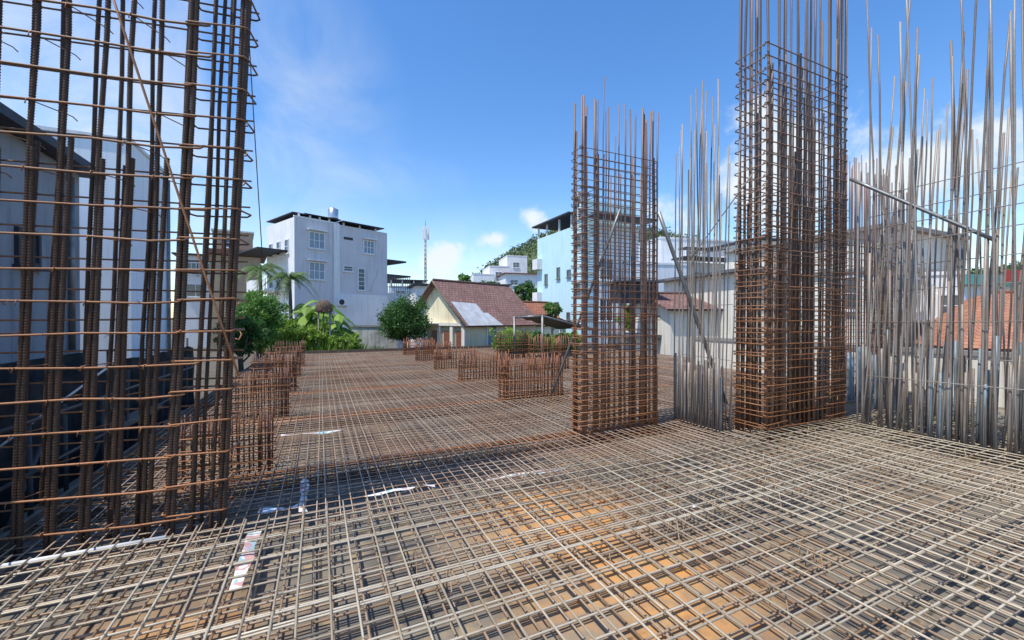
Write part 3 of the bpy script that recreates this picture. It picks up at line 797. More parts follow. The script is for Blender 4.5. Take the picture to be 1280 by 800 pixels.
for z in (3.0,5.6,8.2):
    for y in (1.0,2.6,4.2): window(t, y, z, .6, 1.0, face='left', X=-.06, bars=1, rows=2)
part('side_balcony', 'white', t, [(-1.6,-.063,1.5,Dp,z,z+.15) for z in (2.6,5.2)]+[(-1.6,-1.52,1.5,Dp,z+.153,z+.9) for z in (2.6,5.2)])
part('side_canopy', 'dark_roof', t, [(-2.2,-.07,1.2,Dp+1,8.3,8.4)])
lx_house = lx; lz_house = lz
# rear wing with canopies on the right
part('rear_wing', 'white', t, [(W+.003,W+2.6,1.0,Dp,0,lz(365,W))])
part('canopy', 'dark_roof', t, [(W+.01,W+2.4,.4,Dp,lz(325,W),lz(323,W)),(W+.3,W+3.2,.8,Dp,lz(343,W),lz(341,W))])
part('railing', 'pipe_grey', t, [(W+.3+i*.25,W+.34+i*.25,.8,.84,lz(365,W),lz(343,W)) for i in range(12)]+[(W+.3,W+3.1,.85,.89,lz(358,W),lz(357,W))])
q = t.matrix_basis if False else None
pp = px(413,266,35.5); tank('stainless water tank on the roof of the pale grey house', (pp.x,pp.y+.6,9.35+.47), .42, .8, False)

# old stained wall
Y0 = 24; p = px(437,397,Y0); ang = math.radians(8); W = wid(437,Y0,ang,497)
t = thing('garden_wall', 'low stained white garden wall beside the round tree', 'wall', (p.x,p.y,GROUND), ang)
part('wall', 'stain', t, [(0,W,0,.2,0,bz(409,Y0)-GROUND)]); part('coping', 'concrete', t, [(-.05,W+.05,-.04,.24,bz(409,Y0)-GROUND+.003,bz(406.5,Y0)-GROUND)])

# small white building left of the yellow house, mast
Y0 = 34; p = px(519,397,Y0); ang = math.radians(20); W = wid(519,Y0,ang,560)
t = thing('white_house', 'small white flat roofed house behind the left end of the yellow house', 'house', (p.x,p.y,GROUND), ang)
part('wall', 'white', t, [(0,W,0,4,0,bz(357,Y0)-GROUND)]); part('roof', 'dark_roof', t, [(-.3,W+.3,-.4,4.3,bz(356.5,Y0)-GROUND,bz(354.5,Y0)-GROUND)])
window(t, .6, 2.6, .9, .8)
Y0 = 60; p = px(488,397,Y0); W = wid(488,Y0,ang,532)
t = thing('white_house', 'pale distant house with balcony left of the mast', 'house', (p.x,p.y,GROUND), ang)
part('wall', 'cool_white', t, [(0,W,0,6,0,bz(357,Y0)-GROUND)]); part('roof', 'dark_roof', t, [(-.3,W+.3,-.4,6.3,bz(350,Y0)-GROUND,bz(349,Y0)-GROUND)])
part('column', 'white', t, [(x,x+.2,-.2,0,bz(357,Y0)-GROUND+.003,bz(350,Y0)-GROUND) for x in (0,1.6,3.2,4.6)])
for x in (.8,2.6): window(t, x, bz(372,Y0)-GROUND, 1.2, 1)
Y0 = 75; p = px(532,397,Y0)
t = thing('telecom_mast', 'slim telecom mast with white antennas above the yellow house', 'mast', (p.x,p.y,GROUND))
zt = bz(280,Y0)-GROUND; zb = bz(356,Y0)-GROUND
for dx, dy in ((-.14,-.09),(.14,-.09),(0,.16)):
    m = MB(); m.tube([(dx*1.3,dy*1.3,0),(dx,dy,zt-1)], .06, 6); m.build('leg', M['red_paint'] if 0 else M['pipe_grey'], t)
m = MB(); z = .5; k = 0
while z < zt-1.4:
    P3 = [(-.14,-.09),(.14,-.09),(0,.16)]
    for i in range(3):
        q0 = P3[i]; q1 = P3[(i+1)%3]; m.tube([(q0[0],q0[1],z),(q1[0],q1[1],z+.8)], .03, 4)
    z += .8
m.build('lattice', M['pipe_grey'], t)
for i in range(3):
    an = i*2.1+.5; m = MB(); x = .5*math.cos(an); y = .5*math.sin(an); m.box(x-.16,x+.16,y-.1,y+.1,zt-2.8,zt-.5); m.build('antenna', M['white'], t)
m = MB(); m.tube([(0,0,zt-1),(0,0,zt+.9)], .05, 6); m.build('spire', M['pipe_grey'], t)
part('equipment_box', 'white', t, [(-1.2,1.2,-1,1,0,zb)])

# --- yellow gable house
Cn = Vector((-2.58,24.0,0)); Ln = Vector((-5.76,27.0,0)); gd = (Ln-Cn).normalized(); ld = Vector((-gd.y*-1*-1, 0, 0))
ld = Vector((gd.y, -gd.x, 0)); ld = Vector((.686,.728,0))
ang = math.atan2(ld.y, ld.x)            # local x = ridge direction, local y = gable direction (towards the far left corner)
t = thing('yellow_house', 'yellow lime washed house with brown tiled roof and a white patch', 'house', (Cn.x,Cn.y,GROUND), ang)
GW = (Ln-Cn).length; LEN = 6.1; zr = 3.84-GROUND; ze = 1.35-GROUND; zl = 2.5-GROUND; ya = GW*.647
m = MB(); m.prism([(0,0,0),(0,0,ze),(0,ya,zr-.1),(0,GW,zl),(0,GW,0)], (0,0,0), (LEN,0,0)); m.build('wall', M['yellow'], t)
ov = .35
sl_ = (zr-ze)/ya; sl2 = (zr-zl)/(GW-ya)
uvroof(None, 'roof', M['tile_brown'], t, [
    [(-ov,-ov,ze-ov*sl_+.08),(LEN+ov,-ov,ze-ov*sl_+.08),(LEN+ov,ya,zr+.08),(-ov,ya,zr+.08)],
    [(LEN+ov,GW+ov,zl-ov*sl2+.08),(-ov,GW+ov,zl-ov*sl2+.08),(-ov,ya+.01,zr+.08),(LEN+ov,ya+.01,zr+.08)]])
m = MB(); m.tube([(-ov,ya,zr+.10),(LEN+ov,ya,zr+.10)], .08, 8); m.build('ridge_cap', M['tile_brown'], t)
# white sheet patch on the near slope
def onroof(x, y, e=.03): return (x, y, ze+sl_*y+.08+e)
m = MB(); m.poly([onroof(-.2,-.36),onroof(2.6,-.36),onroof(2.1,.5),onroof(1.75,.5),onroof(1.7,1.15),onroof(-.2,1.25)]); m.build('roof_patch', M['tin'], t)
m = MB()
m.tube([onroof(-.42,-.36,-.05),onroof(-.42,ya,-.05)], .06, 6); m.tube([(-.42,GW+.3,zl-.2),(-.42,ya,zr+.02)], .06, 6); m.build('barge_board', M['timber'], t)
# openings in the gable (plane x=0, faces -x)
for y0_, y1_ in ((.35,.95),(1.55,2.15),(2.9,3.4)):
    m = MB(); m.box(-.06,-.003,y0_,y1_,0,ze-.55); m.build('doorway', M['brown_paint'], t)
part('pillar', 'cream', t, [(-.2,-.01,y,y+.28,0,ze-.25) for y in (.02,1.1,2.35,3.6)])
part('porch_beam', 'cream', t, [(-.24,-.005,0,4.0,ze-.24,ze-.05)])
part('porch_roof', 'tin', t, [(-1.3,-.25,2.4,4.4,ze-.16,ze-.10)])
for y in (2.5,4.2): part('porch_post', 'white', t, [(-1.25,-1.17,y,y+.08,0,ze-.17)])
part('door', 'blue_door', t, [(1.6,2.3,-.05,-.003,0,ze-.25)])
part('door_frame', 'white', t, [(1.5,1.597,-.07,-.003,0,ze-.18),(2.303,2.4,-.07,-.003,0,ze-.18)])
window(t, 4.2, 1.0, .9, 1.0, bars=2)

# dark canopy on poles
Y0 = 19; t = thing('metal_canopy', 'dark grey sagging sheet canopy on thin poles right of the yellow house', 'canopy')
A = px(643,395,17.5); B = px(678,393,17.0); Cc = px(741,410,20); D_ = px(700,412,22)
m = MB()
rows = 9
for i in range(rows):
    s0 = i/rows; s1 = (i+1)/rows
    a0 = A.lerp(D_, s0); b0 = B.lerp(Cc, s0); a1 = A.lerp(D_, s1); b1 = B.lerp(Cc, s1); up = Vector((0,0,.05*(i%2)))
    m.quad(a0+up, b0+up, b1+Vector((0,0,.05))-up, a1+Vector((0,0,.05))-up)
    m.quad(a0+up-Vector((0,0,.03)), a1+Vector((0,0,.02))-up, b1+Vector((0,0,.02))-up, b0+up-Vector((0,0,.03)))
m.build('sheet', M['asbestos'], t)
for q in (A,B,Cc,D_):
    m = MB(); m.tube([(q.x,q.y,GROUND),(q.x,q.y,q.z-.02)], .05, 8); m.build('pole', M['pipe_grey'], t)
m = MB(); m.tube([A-Vector((0,0,.06)),B-Vector((0,0,.06))], .05, 6); m.tube([B-Vector((0,0,.06)),Cc-Vector((0,0,.06))], .04, 6); m.build('rail', M['pipe_grey'], t)

# small red tiled house
def gable_house(name, label, u0, Y0, ang, u1, v_eave, v_ridge, depth, wall, tile, hip=0, ridge_along=True, ov=.35):
    p = px(u0,397,Y0); t = thing(name, label, 'house', (p.x,p.y,GROUND), ang)
    W = wid(u0,Y0,ang,u1); ze = bz(v_eave,Y0)-GROUND; zr = bz(v_ridge,Y0)-GROUND
    m = MB()
    if hip: m.box(0,W,0,depth,0,ze)
    else: m.prism([(0,0,0),(0,0,ze),(0,depth/2,zr-.08),(0,depth,ze),(0,depth,0)], (0,0,0), (W,0,0))
    m.build('wall', M[wall], t); s = (zr-ze)/(depth/2)
    e = ze-ov*s+.06
    uvroof(None, 'roof', M[tile], t, [[(-ov,-ov,e),(W+ov,-ov,e),(W+ov-hip,depth/2,zr+.06),(-ov+hip,depth/2,zr+.06)],
        [(W+ov,depth+ov,e),(-ov,depth+ov,e),(-ov+hip,depth/2+.01,zr+.06),(W+ov-hip,depth/2+.01,zr+.06)]])
    if hip:
        uvroof(None, 'hip_end', M[tile], t, [[(-ov,depth+ov,e),(-ov,-ov,e),(-ov+hip,depth/2-.005,zr+.055),(-ov+hip,depth/2+.005,zr+.055)]])
        uvroof(None, 'hip_end', M[tile], t, [[(W+ov,-ov,e),(W+ov,depth+ov,e),(W+ov-hip,depth/2+.005,zr+.055),(W+ov-hip,depth/2-.005,zr+.055)]])
    m = MB(); m.tube([(-ov+hip,depth/2,zr+.09),(W+ov-hip,depth/2,zr+.09)], .08, 8); m.build('ridge_cap', M[tile], t)
    return t, W, ze, zr
gable_house('small_house', 'small house with red orange tiled roof before the light blue building', 660, 31, math.radians(35), 722, 404, 377, 4.5, 'cream', 'tile_red')

# --- white stepped buildings at the foot of the hill
a5 = math.radians(14)
block('hill_house', 'white stepped house lying lowest and leftmost below the hill', 592, 78, a5, 618, 343, 8, 'white', None, [(.25,352,358,1.4),(.6,352,358,1.4)])
block('hill_house', 'tall white block highest among the houses below the hill', 634, 84, a5, 659, 320, 8, 'white', None, [(.3,328,334,1.2)])
block('hill_house', 'white house of middle height left of the tall white block', 612, 80, a5, 637, 333, 8, 'white', None, [(.3,340,346,1.2)])
block('hill_house', 'white house block with wide front at the right below the hill', 632, 74, a5, 672, 342, 8, 'white', 'brown_paint', [(.15,350,356,1.3),(.6,350,356,1.3)])
block('hill_house', 'lower pale house before the stepped white houses', 604, 66, a5, 636, 356, 7, 'cool_white', 'dark_roof', [(.3,361,366,1)])

# --- light blue building (long face parallel to the deck's length)
Pn = Vector((5.48,30.0,0)); t = thing('light_blue_building', 'light blue four storey building with small windows behind the middle cage', 'building', (Pn.x,Pn.y,GROUND), GA)
H = 8.55-GROUND; Dp = 7.7; W = 4.6
part('wall', 'blue_wall', t, [(0,W,0,Dp,0,H)])
part('white_front', 'white', t, [(.6,W+.02,-.06,-.003,0,H-.02)])
for (y, z, w_, h_) in ((5.9,6.0,.35,.75),(3.9,6.3,.35,.8),(2.3,6.3,.4,.45),(6.3,3.2,.6,.9),(4.1,3.5,.55,.8),(2.4,3.0,.35,.45),(1.0,8.6,.5,.7),(1.0,5.0,.4,.6)):
    window(t, y, z, w_, h_, face='left', X=0, frame='pipe_grey', bars=1, rows=1)
part('rooftop_post', 'white', t, [(0,.12,y,y+.12,H+.003,H+1.0) for y in (2.2,4.0,6.0,7.5)])
part('roof_canopy', 'dark_roof', t, [(-.4,W,2.0,Dp+.3,H+1.003,H+1.12)])
part('stair_tower', 'blue_wall', t, [(.01,W-.4,.1,1.9,H+.003,H+1.6)])
window(t, .7, H+.5, .5, .6, face='left', X=.01, frame='white', bars=1, rows=1)
for z in (4.4,7.3): part('balcony', 'white', t, [(-.5,-.003,Dp-.9,Dp,z,z+.9)])
part('front_canopy', 'dark_roof', t, [(-.2,W+.6,-1.5,-.065,H+.2,H+.32)])
window(t, 1.0, 5.9, 1.1, 1.5, y=-.06, bars=2, rows=2); window(t, 3.0, 5.9, .9, 1.4, y=-.06); window(t, 1.0, 2.9, 1.1, 1.5, y=-.06); window(t, 3.0, 2.9, .9, 1.5, y=-.06)
pp = px(722,282,31); tank('steel water tank on the roof of the light blue building', (pp.x+.3,pp.y+.4,H+GROUND+1.35), .4, 1.2)
# dark platform of tanks behind the middle cage
t = thing('roof_shelter', 'dark boxy shelter on a low roof seen through the middle cage', 'shelter', (px(775,397,22).x,22,GROUND), math.radians(5))
z0, z1 = bz(378,22)-GROUND, bz(350,22)-GROUND
part('box', 'dark_roof', t, [(0,2.1,0,1.6,z0,z1-.1)]); part('lid', 'asbestos', t, [(-.3,2.4,-.3,1.9,z1-.097,z1)]); part('support', 'concrete', t, [(.1,.3,.1,.3,0,z0-.003),(1.8,2.0,.1,.3,0,z0-.003)])

# --- buildings seen between the middle and the massive cage
block('white_house', 'pale blue wall house with flat roof right of the middle cage', 788, 30, math.radians(12), 858, 330, 6, 'cool_white', None, [(.75,366,376,.9)])
block('white_house', 'tall white house with dark balcony canopies behind the grey bars', 826, 38, math.radians(15), 945, 298, 8, 'white', None, [(.25,312,322,1.3),(.5,312,322,1.3),(.35,340,352,1.3),(.7,340,352,1.3)])
t, W, H = block('white_house', 'grey white house with hanging dark canopy behind the grey bars', 850, 33, math.radians(15), 905, 330, 5, 'cool_white', None, [(.3,340,352,1.0)])
part('canopy', 'dark_roof', t, [(-.6,W+.6,-1.4,.3,H+.3,H+.42),(-.2,W*.8,-1.0,0,H+1.1,H+1.2)])
gable_house('brown_roof_house', 'cream house with low brown tiled roof behind the grey bars', 838, 21, math.radians(8), 955, 385, 365, 5, 'cream', 'tile_brown')
t, W, H = block('garden_shed', 'small white shed with a red door right of the middle cage', 790, 22, math.radians(10), 850, 422, 3, 'cream', 'asbestos', ())
part('door', 'red_paint', t, [(W*.72,W*.92,-.04,-.003,0,H-.15)])
t = thing('boundary_wall', 'low rusty brown boundary wall along the right far edge of the deck', 'wall', G(19,9.5,GROUND), GA)
part('wall', 'tan', t, [(0,10,0,.2,0,1.5)]); part('coping', 'concrete', t, [(-.05,10.05,-.04,.24,1.503,1.58)])
block('flat_house', 'low cream house glimpsed between the bars of the massive cage', 925, 20, math.radians(15), 1075, 340, 6, 'cream', 'asbestos', [(.3,370,385,1),(.6,370,385,1)])

# --- cream building far right, grid aligned
Y0 = 16; p = px(1109,397,Y0); t = thing('cream_building', 'cream two storey building with ledges behind the right edge bars', 'building', (p.x,p.y,GROUND), GA)
H = bz(285,Y0)-GROUND; W = wid(1109,Y0,GA,1200)
part('wall', 'cream', t, [(0,W,0,7,0,H)])
part('cornice', 'concrete', t, [(-.25,W+.2,-.25,7,H+.003,H+.16),(-.12,W+.1,-.12,7,H-1.6,H-1.45)])
part('ledge', 'concrete', t, [(-.15,W+.1,-.6,-.003,2.9,3.0)])
for x in (.6,2.2,3.8):
    if x+1 < W: window(t, x, H-3.1, 1.0, 1.2); window(t, x, 1.0, 1.0, 1.3)
for y in (1.0,3.2,5.2): window(t, y, H-3.1, 1.0, 1.3, face='left', X=0)
part('pipe', 'white', t, [(W-.3,W-.18,-.12,-.003,0,H)])
block('white_house', 'white flat roofed block right of the cream building', 1150, 17, math.radians(-30), 1205, 345, 4, 'white', None, [(.4,370,395,.6)])
# orange tile roof house
gable_house('orange_roof_house', 'house with bright orange tiled roof at the right edge behind the bars', 1206, 13.5, math.radians(-22), 1600, 430, 363, 7, 'cream', 'tile_orange', hip=2.6)
block('teal_roof_hall', 'distant hall with teal sheet roof at the right edge', 1205, 40, math.radians(12), 1400, 356, 8, 'white', 'teal', (), 'hall', 1.0)
t = thing('red_sign', 'small red sign board above the teal roof hall', 'sign', (px(1268,397,39).x,39,bz(352,39)))
part('board', 'red_paint', t, [(-.9,.9,0,.1,.0,1.1)]); part('post', 'pipe_grey', t, [(-.1,0,.1,.2,-2.5,1.0)])
# more white mass behind the massive cage
block('white_house', 'large white house hidden behind the massive cage', 950, 34, math.radians(20), 1060, 300, 7, 'white', 'dark_roof', [(.3,320,335,1.3),(.6,320,335,1.3)])
t = thing('boundary_wall', 'cream garden wall behind the right edge bars', 'wall', G(2,12.6,GROUND), GA+math.pi/2)
part('wall', 'cream', t, [(-6,9,0,.2,0,2.3)]); part('coping', 'concrete', t, [(-6,9,-.04,.24,2.303,2.4)])

def ac_unit(label, t_ref, x, y, z):
    Mx = Matrix.Translation(t_ref.location) @ Matrix.Rotation(t_ref.rotation_euler.z, 4, 'Z')
    p = Mx @ Vector((x, y, z)); t = thing('air_conditioner', label, 'air conditioner', p, t_ref.rotation_euler.z)
    part('casing', 'white', t, [(0,.85,-.36,-.04,0,.6)])
    m = MB(); m.tube([(.32,-.37,.3),(.32,-.365,.3)], .23, 18); m.build('fan_grille', M['dark_roof'], t)
    part('bracket', 'pipe_grey', t, [(.1,.14,-.36,0,-.06,-.003)]); part('bracket', 'pipe_grey', t, [(.7,.74,-.36,0,-.06,-.003)])
house_by = {o.name: o for o in bpy.data.objects}
ah = house_by['apartment_house']
ac_unit('air conditioner on the grey house wall right of the long louvre window', ah, lx_house(466), -.07, lz_house(369, lx_house(466)))
# litter on the mats
for i, (u, v, lab) in enumerate([(490,523,'small white paper scrap lying on the lower mat between the beam bands'),(868,634,'white paper scrap caught on the foreground mat right of centre')]):
    p = gp(u, v, .004); m = MB()
    for k in range(7):
        c = p+Vector((U(-.02,.02),U(-.02,.02),U(0,.015))); e1 = Vector((U(-1,1),U(-1,1),U(-.5,.5))).normalized()*.009; e2 = Vector((-e1.y,e1.x,U(-.006,.01)))
        m.add([c-e1,c-e2,c+e1,c+e2], [(0,1,2,3)])
    tag(m.build('paper_scrap', M['white']), lab, 'litter')

# ------------------------------------------------------------------ vegetation
def leaf_quads(m, c, rad, n, size, flat=.8):
    """leaf-sized faces gathered in clumps over an uneven crown"""
    c = Vector(c)
    seedv = Vector((U(0,50),U(0,50),U(0,50)))
    clumps = []
    for i in range(max(10, n//45)):
        d = Vector((random.gauss(0,1),random.gauss(0,1),random.gauss(0,1))).normalized()
        k = .78+.55*noise.noise(d*1.9+seedv)
        rr = k*(U(.35,1)**.5)
        clumps.append((c+Vector((d.x*rad[0]*rr, d.y*rad[1]*rr, d.z*rad[2]*rr)), U(.55,1.3), R()))
    sr = (rad[0]+rad[2])/2*.26
    for cl, ks, shade in clumps:
        for j in range(45):
            d = Vector((random.gauss(0,1),random.gauss(0,1),random.gauss(0,1)*flat)); d.normalize()
            p = cl+d*sr*ks*U(.4,1)
            s = size*U(.6,1.3); x = Vector((U(-1,1),U(-1,1),U(-1,1))).normalized(); y = x.cross(Vector((U(-1,1),U(-1,1),U(-.3,1))))
            if y.length < .1: continue
            y.normalize()
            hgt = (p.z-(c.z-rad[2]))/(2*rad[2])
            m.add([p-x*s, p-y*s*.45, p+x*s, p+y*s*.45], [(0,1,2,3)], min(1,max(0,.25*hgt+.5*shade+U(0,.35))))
def tree(name, label, u, Y, vtop, vbot, wpx, leaf, n=5000, size=.09, cat='tree', trunk=True, group=None, dz=1.0):
    zt = bz(vtop,Y); zb = bz(vbot,Y); x = (u-CX)/F*Y; r = wpx/F*Y/2
    t = thing(name, label, cat, (x,Y,GROUND), 0, group)
    cz = (zt+zb)/2-GROUND; rz = (zt-zb)/2
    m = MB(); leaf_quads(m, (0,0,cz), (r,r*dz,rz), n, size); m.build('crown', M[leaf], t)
    m = MB(); tr = .05+.05*r
    m.tube([(0,0,0),(.05,0,cz*.4),(-.04,.03,cz*.8),(0,0,cz)], tr, 8, rads=[tr*1.3,tr,tr*.8,tr*.5])
    for i in range(7):
        an = i*.9+U(0,.5); h = cz*.55+U(0,.3)*cz
        m.tube([(0,0,h),(.4*r*math.cos(an),.4*r*math.sin(an),h+.35*rz),(.75*r*math.cos(an),.75*r*math.sin(an),cz+U(-.2,.6)*rz)], tr*.4, 5, rads=[tr*.5,tr*.35,tr*.15])
    m.build('trunk', M['bark'], t)
    return t
tree('leafy_tree', 'dense bright leafy tree right of the dark left cage', 322, 20, 358, 436, 66, 'leaf_mid', 9000, .085)
tree('leafy_tree', 'darker bush in front of the leafy tree beside the left cage', 300, 15, 392, 440, 60, 'leaf_dark', 5000, .07)
tree('leafy_tree', 'shrub mass below the palms at the left end of the deck', 345, 23, 385, 438, 56, 'leaf_mid', 5000, .085)
tree('round_tree', 'round dark green tree before the yellow house', 505, 22.5, 369, 433, 64, 'leaf_dark', 15000, .07)
tree('background_tree', 'dark tree between the hill houses and the light blue building', 657, 50, 350, 385, 34, 'leaf_dark', 4000, .16)
tree('background_tree', 'small pale tree behind the ridge of the yellow house', 580, 60, 342, 360, 22, 'leaf_mid', 2000, .17)
tree('background_tree', 'small dark treetops behind the right end of the yellow roof', 612, 45, 350, 368, 36, 'leaf_dark', 2500, .14)
tree('leafy_tree', 'bright green tree right of the middle cage', 838, 24, 374, 412, 46, 'leaf_bright', 6000, .10)
tree('leafy_tree', 'green tree seen through the middle cage', 795, 26, 380, 420, 50, 'leaf_bright', 4000, .10)
tree('bush', 'yellow green bush under the dark canopy', 640, 20.5, 408, 444, 60, 'leaf_bright', 5000, .07, 'bush')
tree('bush', 'dark bush behind the canopy poles', 672, 21, 410, 444, 46, 'leaf_dark', 3000, .07, 'bush')
tree('bush', 'bush growing beside the small red tiled house', 690, 28, 378, 398, 26, 'leaf_mid', 2500, .08, 'bush')
tree('bush', 'dry yellow shrub behind the starter cages at the right', 705, 22, 415, 440, 60, 'leaf_bright', 2500, .08, 'bush')
tree('leafy_tree', 'dark tree behind the right edge bars next to the orange roof', 1230, 60, 338, 362, 90, 'leaf_dark', 5000, .25)

def palm(label, u, Y, vtop, crown_px, seed):
    random.seed(seed)
    x = (u-CX)/F*Y; zt = bz(vtop,Y)-GROUND
    t = thing('palm_tree', label, 'palm', (x,Y,GROUND), 0, 'palms by the grey house')
    m = MB(); m.tube([(0,0,0),(.1,0,zt*.4),(.02,.05,zt*.8),(0,0,zt)], .1, 8, rads=[.16,.12,.1,.09]); m.build('trunk', M['bark'], t)
    Lf = crown_px/F*Y
    for i in range(17):
        an = i*2.399+U(-.2,.2); el = U(-.1,1.2); ln = Lf*U(.75,1.1)
        mb = MB(); pts = []; d = Vector((math.cos(an),math.sin(an),0))
        for j in range(11):
            s = j/10; pts.append(Vector((0,0,zt))+d*(ln*s*math.cos(el*.7))+Vector((0,0,ln*(math.sin(el)*s-.95*s*s))))
        mb.tube(pts, .02, 4, rads=[.025*(1-.8*j/10) for j in range(11)])
        sd_ = Vector((-d.y,d.x,0)); sh = U(.3,1)
        for j in range(1,11):
            for q in range(3):
                p = pts[j-1].lerp(pts[j], q/3); w_ = ln*.26*math.sin(math.pi*min(.98,.12+.85*(j-1+q/3)/10))
                for sg in (-1,1):
                    e = p+sd_*sg*w_*.75+d*w_*.35+Vector((0,0,-w_*U(.3,.75)))
                    k = (pts[j]-pts[j-1]).normalized()*.028
                    mb.add([p-k,p+k,e], [(0,1,2)], sh*U(.6,1))
        mb.build('frond', M['palm'], t)
palm('taller palm standing left, in front of the tan house', 325, 25, 336, 38, 3)
palm('palm with drooping fronds against the grey house', 362, 25, 347, 38, 5)
palm('low palm at the foot of the grey house between banana plants', 384, 27, 384, 26, 8)
random.seed(21)
def banana(label, u, Y, vtop, vbot, seed):
    x = (u-CX)/F*Y; zt = bz(vtop,Y)-GROUND; zb = bz(vbot,Y)-GROUND
    t = thing('banana_plant', label, 'plant', (x,Y,GROUND), 0, 'banana plants before the grey house')
    m = MB(); m.tube([(0,0,0),(.03,0,zb),(0,0,(zt+zb)/2)], .1, 8, rads=[.14,.1,.06]); m.build('stem', M['leaf_mid'], t)
    for i in range(15):
        an = i*2.4+U(-.3,.3); ln = (zt-zb)*U(.7,1.6); el = U(.2,1.45); d = Vector((math.cos(an),math.sin(an),0)); sd_ = Vector((-d.y,d.x,0))
        mb = MB(); prev = None; sh = R(); z0 = (zt+zb)/2-U(0,.9)
        for j in range(9):
            s = j/8; c = Vector((0,0,z0))+d*(ln*s*.85*math.cos(el*.6))+Vector((0,0,ln*(math.sin(el)*s-.95*s*s)))
            w_ = ln*.15*math.sin(math.pi*min(1,.1+.88*s)); a_ = c+sd_*w_+Vector((0,0,-w_*.4)); b_ = c-sd_*w_+Vector((0,0,-w_*.4))
            if prev: mb.quad(prev[0],prev[1],c,a_,sh); mb.quad(prev[1],prev[2],b_,c,sh*.8)
            prev = (a_,c,b_)
        mb.build('leaf', M['leaf_bright'], t)
banana('banana plant with broad arching leaves left of the thatched stand', 388, 22, 372, 405, 1)
banana('banana plant with ragged leaves right of the thatched stand', 425, 22.5, 380, 412, 2)
banana('smaller banana plant behind the thatched stand', 404, 24, 365, 395, 3)
tree('bush', 'bright creeper covered bush around the foot of the thatched stand', 400, 21.6, 400, 440, 60, 'leaf_bright', 6000, .075, 'bush')
tree('bush', 'bright green bush between the leafy tree and the thatched stand', 368, 22, 394, 440, 44, 'leaf_bright', 5000, .075, 'bush')
tree('bush', 'low bright bush at the left end of the stained garden wall', 430, 21.3, 415, 440, 40, 'leaf_bright', 3500, .065, 'bush')
# thatched stand
Y0 = 21; p = px(405,397,Y0); t = thing('thatched_stand', 'brown dome topped stand on thin posts among the banana plants', 'stand', (p.x,p.y,GROUND))
zc = bz(389,Y0)-GROUND
m = MB(); m.tube([(0,0,zc-.05),(0,0,zc+.1),(0,0,zc+.35),(0,0,zc+.52),(0,0,zc+.6)], .4, 14, rads=[.38,.42,.36,.2,.04]); 
for i in range(420):
    an = U(0,6.28); h_ = U(0,1); rr = .42*math.sqrt(max(.02,1-h_**2))*U(.9,1.12); z_ = zc+.02+.56*h_
    p_ = Vector((rr*math.cos(an),rr*math.sin(an),z_)); d_ = Vector((math.cos(an+U(-.5,.5)),math.sin(an+U(-.5,.5)),-1.3)).normalized()*U(.08,.2); w__ = Vector((-math.sin(an),math.cos(an),0))*.012
    m.add([p_-w__,p_+w__,p_+d_], [(0,1,2)])
m.build('dome', M['thatch'], t)
for dx, dy in ((-.3,0),(.3,.05),(-.15,.25),(.2,.3)):
    m = MB(); m.tube([(dx,dy,0),(dx*.9,dy,zc)], .035, 6); m.build('post', M['concrete'], t)

# rank grass along the far end of the deck (nobody could count it)
def grass(name, label, u0, u1, Y0, Y1, n, h0, h1, leaf, base=GROUND, zt=0):
    m = MB()
    for i in range(n):
        Y = U(Y0,Y1); u = U(u0,u1); x = (u-CX)/F*Y; nz = noise.noise(Vector((x*.8,Y*.8,3)))
        h = U(h0,h1)*(1+.5*nz); an = U(0,6.28); w_ = U(.02,.05); l = U(.1,.5)*h*.6
        d = Vector((math.cos(an),math.sin(an),0)); s = Vector((-d.y,d.x,0))*w_; b_ = Vector((x,Y,base+zt))
        m.add([b_-s, b_+s, b_+d*l*.4+s*.8+Vector((0,0,h*.6)), b_+d*l+Vector((0,0,h)), b_+d*l*.4-s*.8+Vector((0,0,h*.6))], [(0,1,2,3,4)], min(1,max(0,.5+.6*nz+U(-.3,.3))))
    tag(m.build(name, M[leaf]), label, 'grass', kind='stuff')
grass('tall_grass', 'rank bright green grass and creepers beyond the far left edge of the deck', 335, 450, 20.8, 24, 9000, .9, 1.9, 'leaf_bright')
grass('tall_grass', 'dull green weeds along the foot of the stained garden wall', 440, 530, 21.5, 23.5, 4000, .7, 1.35, 'leaf_mid')
grass('tall_grass', 'low weeds on the ground behind the starter cages', 530, 720, 22, 23.6, 5000, .5, 1.1, 'leaf_mid')

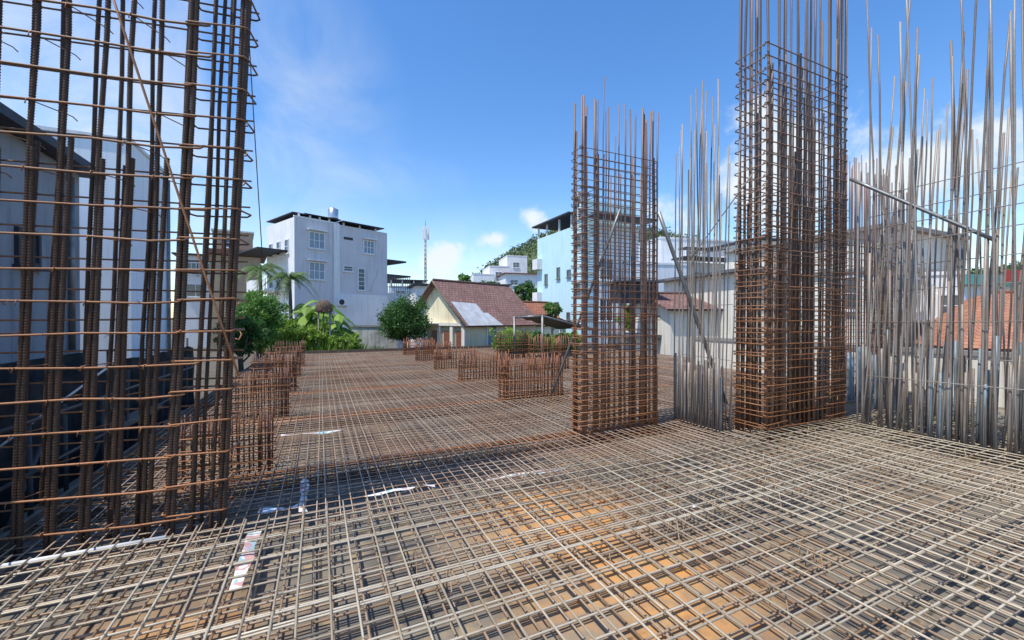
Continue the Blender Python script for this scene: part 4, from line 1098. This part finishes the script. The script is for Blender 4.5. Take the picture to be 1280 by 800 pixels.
# hills
def hill(name, Yc, pts, depth, col):
    """ridge profile given as (x, height); a real ridge with slopes both ways"""
    m = MB(); xs = []; n_ = 70
    x0, x1 = pts[0][0], pts[-1][0]
    def hh(x):
        for (a, ha), (b_, hb) in zip(pts, pts[1:]):
            if a <= x <= b_: return ha+(hb-ha)*(x-a)/(b_-a)
        return 0
    vs = []; rows_ = 24
    for i in range(n_+1):
        x = x0+(x1-x0)*i/n_
        for j in range(rows_+1):
            s = j/rows_*2-1; k = math.cos(s*math.pi/2)**.9
            y = Yc+s*depth; vs.append((x, y, GROUND-.2+hh(x)*k*(1+.10*noise.noise(Vector((x*.05,y*.05,1))))))
    fs = []
    for i in range(n_):
        for j in range(rows_): a_ = i*(rows_+1)+j; fs.append((a_,a_+rows_+1,a_+rows_+2,a_+1))
    m.add(vs, fs, .2, True); o = m.build(name, M['leaf_hill']); tag(o, kind='structure')
    w_ = MB()
    for i in range(9000):
        a_ = random.randrange(len(vs)); p = Vector(vs[a_])+Vector((U(-3,3),U(-5,5),U(-.5,1.5)))
        if vs[a_][2] < 1 or vs[a_][1] > Yc+8: continue
        sh = R()*.7
        for q in range(7):
            c = p+Vector((U(-1.6,1.6),U(-1.6,1.6),U(0,2.4))); s = U(.3,.7); e1 = Vector((U(-1,1),U(-1,1),U(-1,1))).normalized()*s; e2 = e1.cross(Vector((U(-1,1),U(-1,1),U(-1,1)))).normalized()*s
            w_.add([c-e1,c-e2,c+e1,c+e2], [(0,1,2,3)], min(1,sh+U(0,.3)))
    return w_
Yh = 260
w_ = hill('hill', Yh, [((x-CX)/F*Yh, EYE+(HY-v)/F*Yh-GROUND) for x, v in ((540,398),(565,380),(590,355),(620,334),(650,315),(675,302),(705,292),(760,285),(830,300),(900,330),(960,380))], 70, None)
tag(w_.build('hill_wood', M['leaf_hill']), 'dark green wood covering the hill behind the white houses', 'wood', kind='stuff')
Yh = 320
w_ = hill('hill', Yh, [((x-CX)/F*Yh, EYE+(HY-v)/F*Yh-GROUND) for x, v in ((1120,398),(1180,358),(1240,338),(1300,330),(1400,335),(1500,390))], 70, None)
tag(w_.build('hill_wood', M['leaf_hill']), 'dark green wood on the low hill at the right edge', 'wood', kind='stuff')
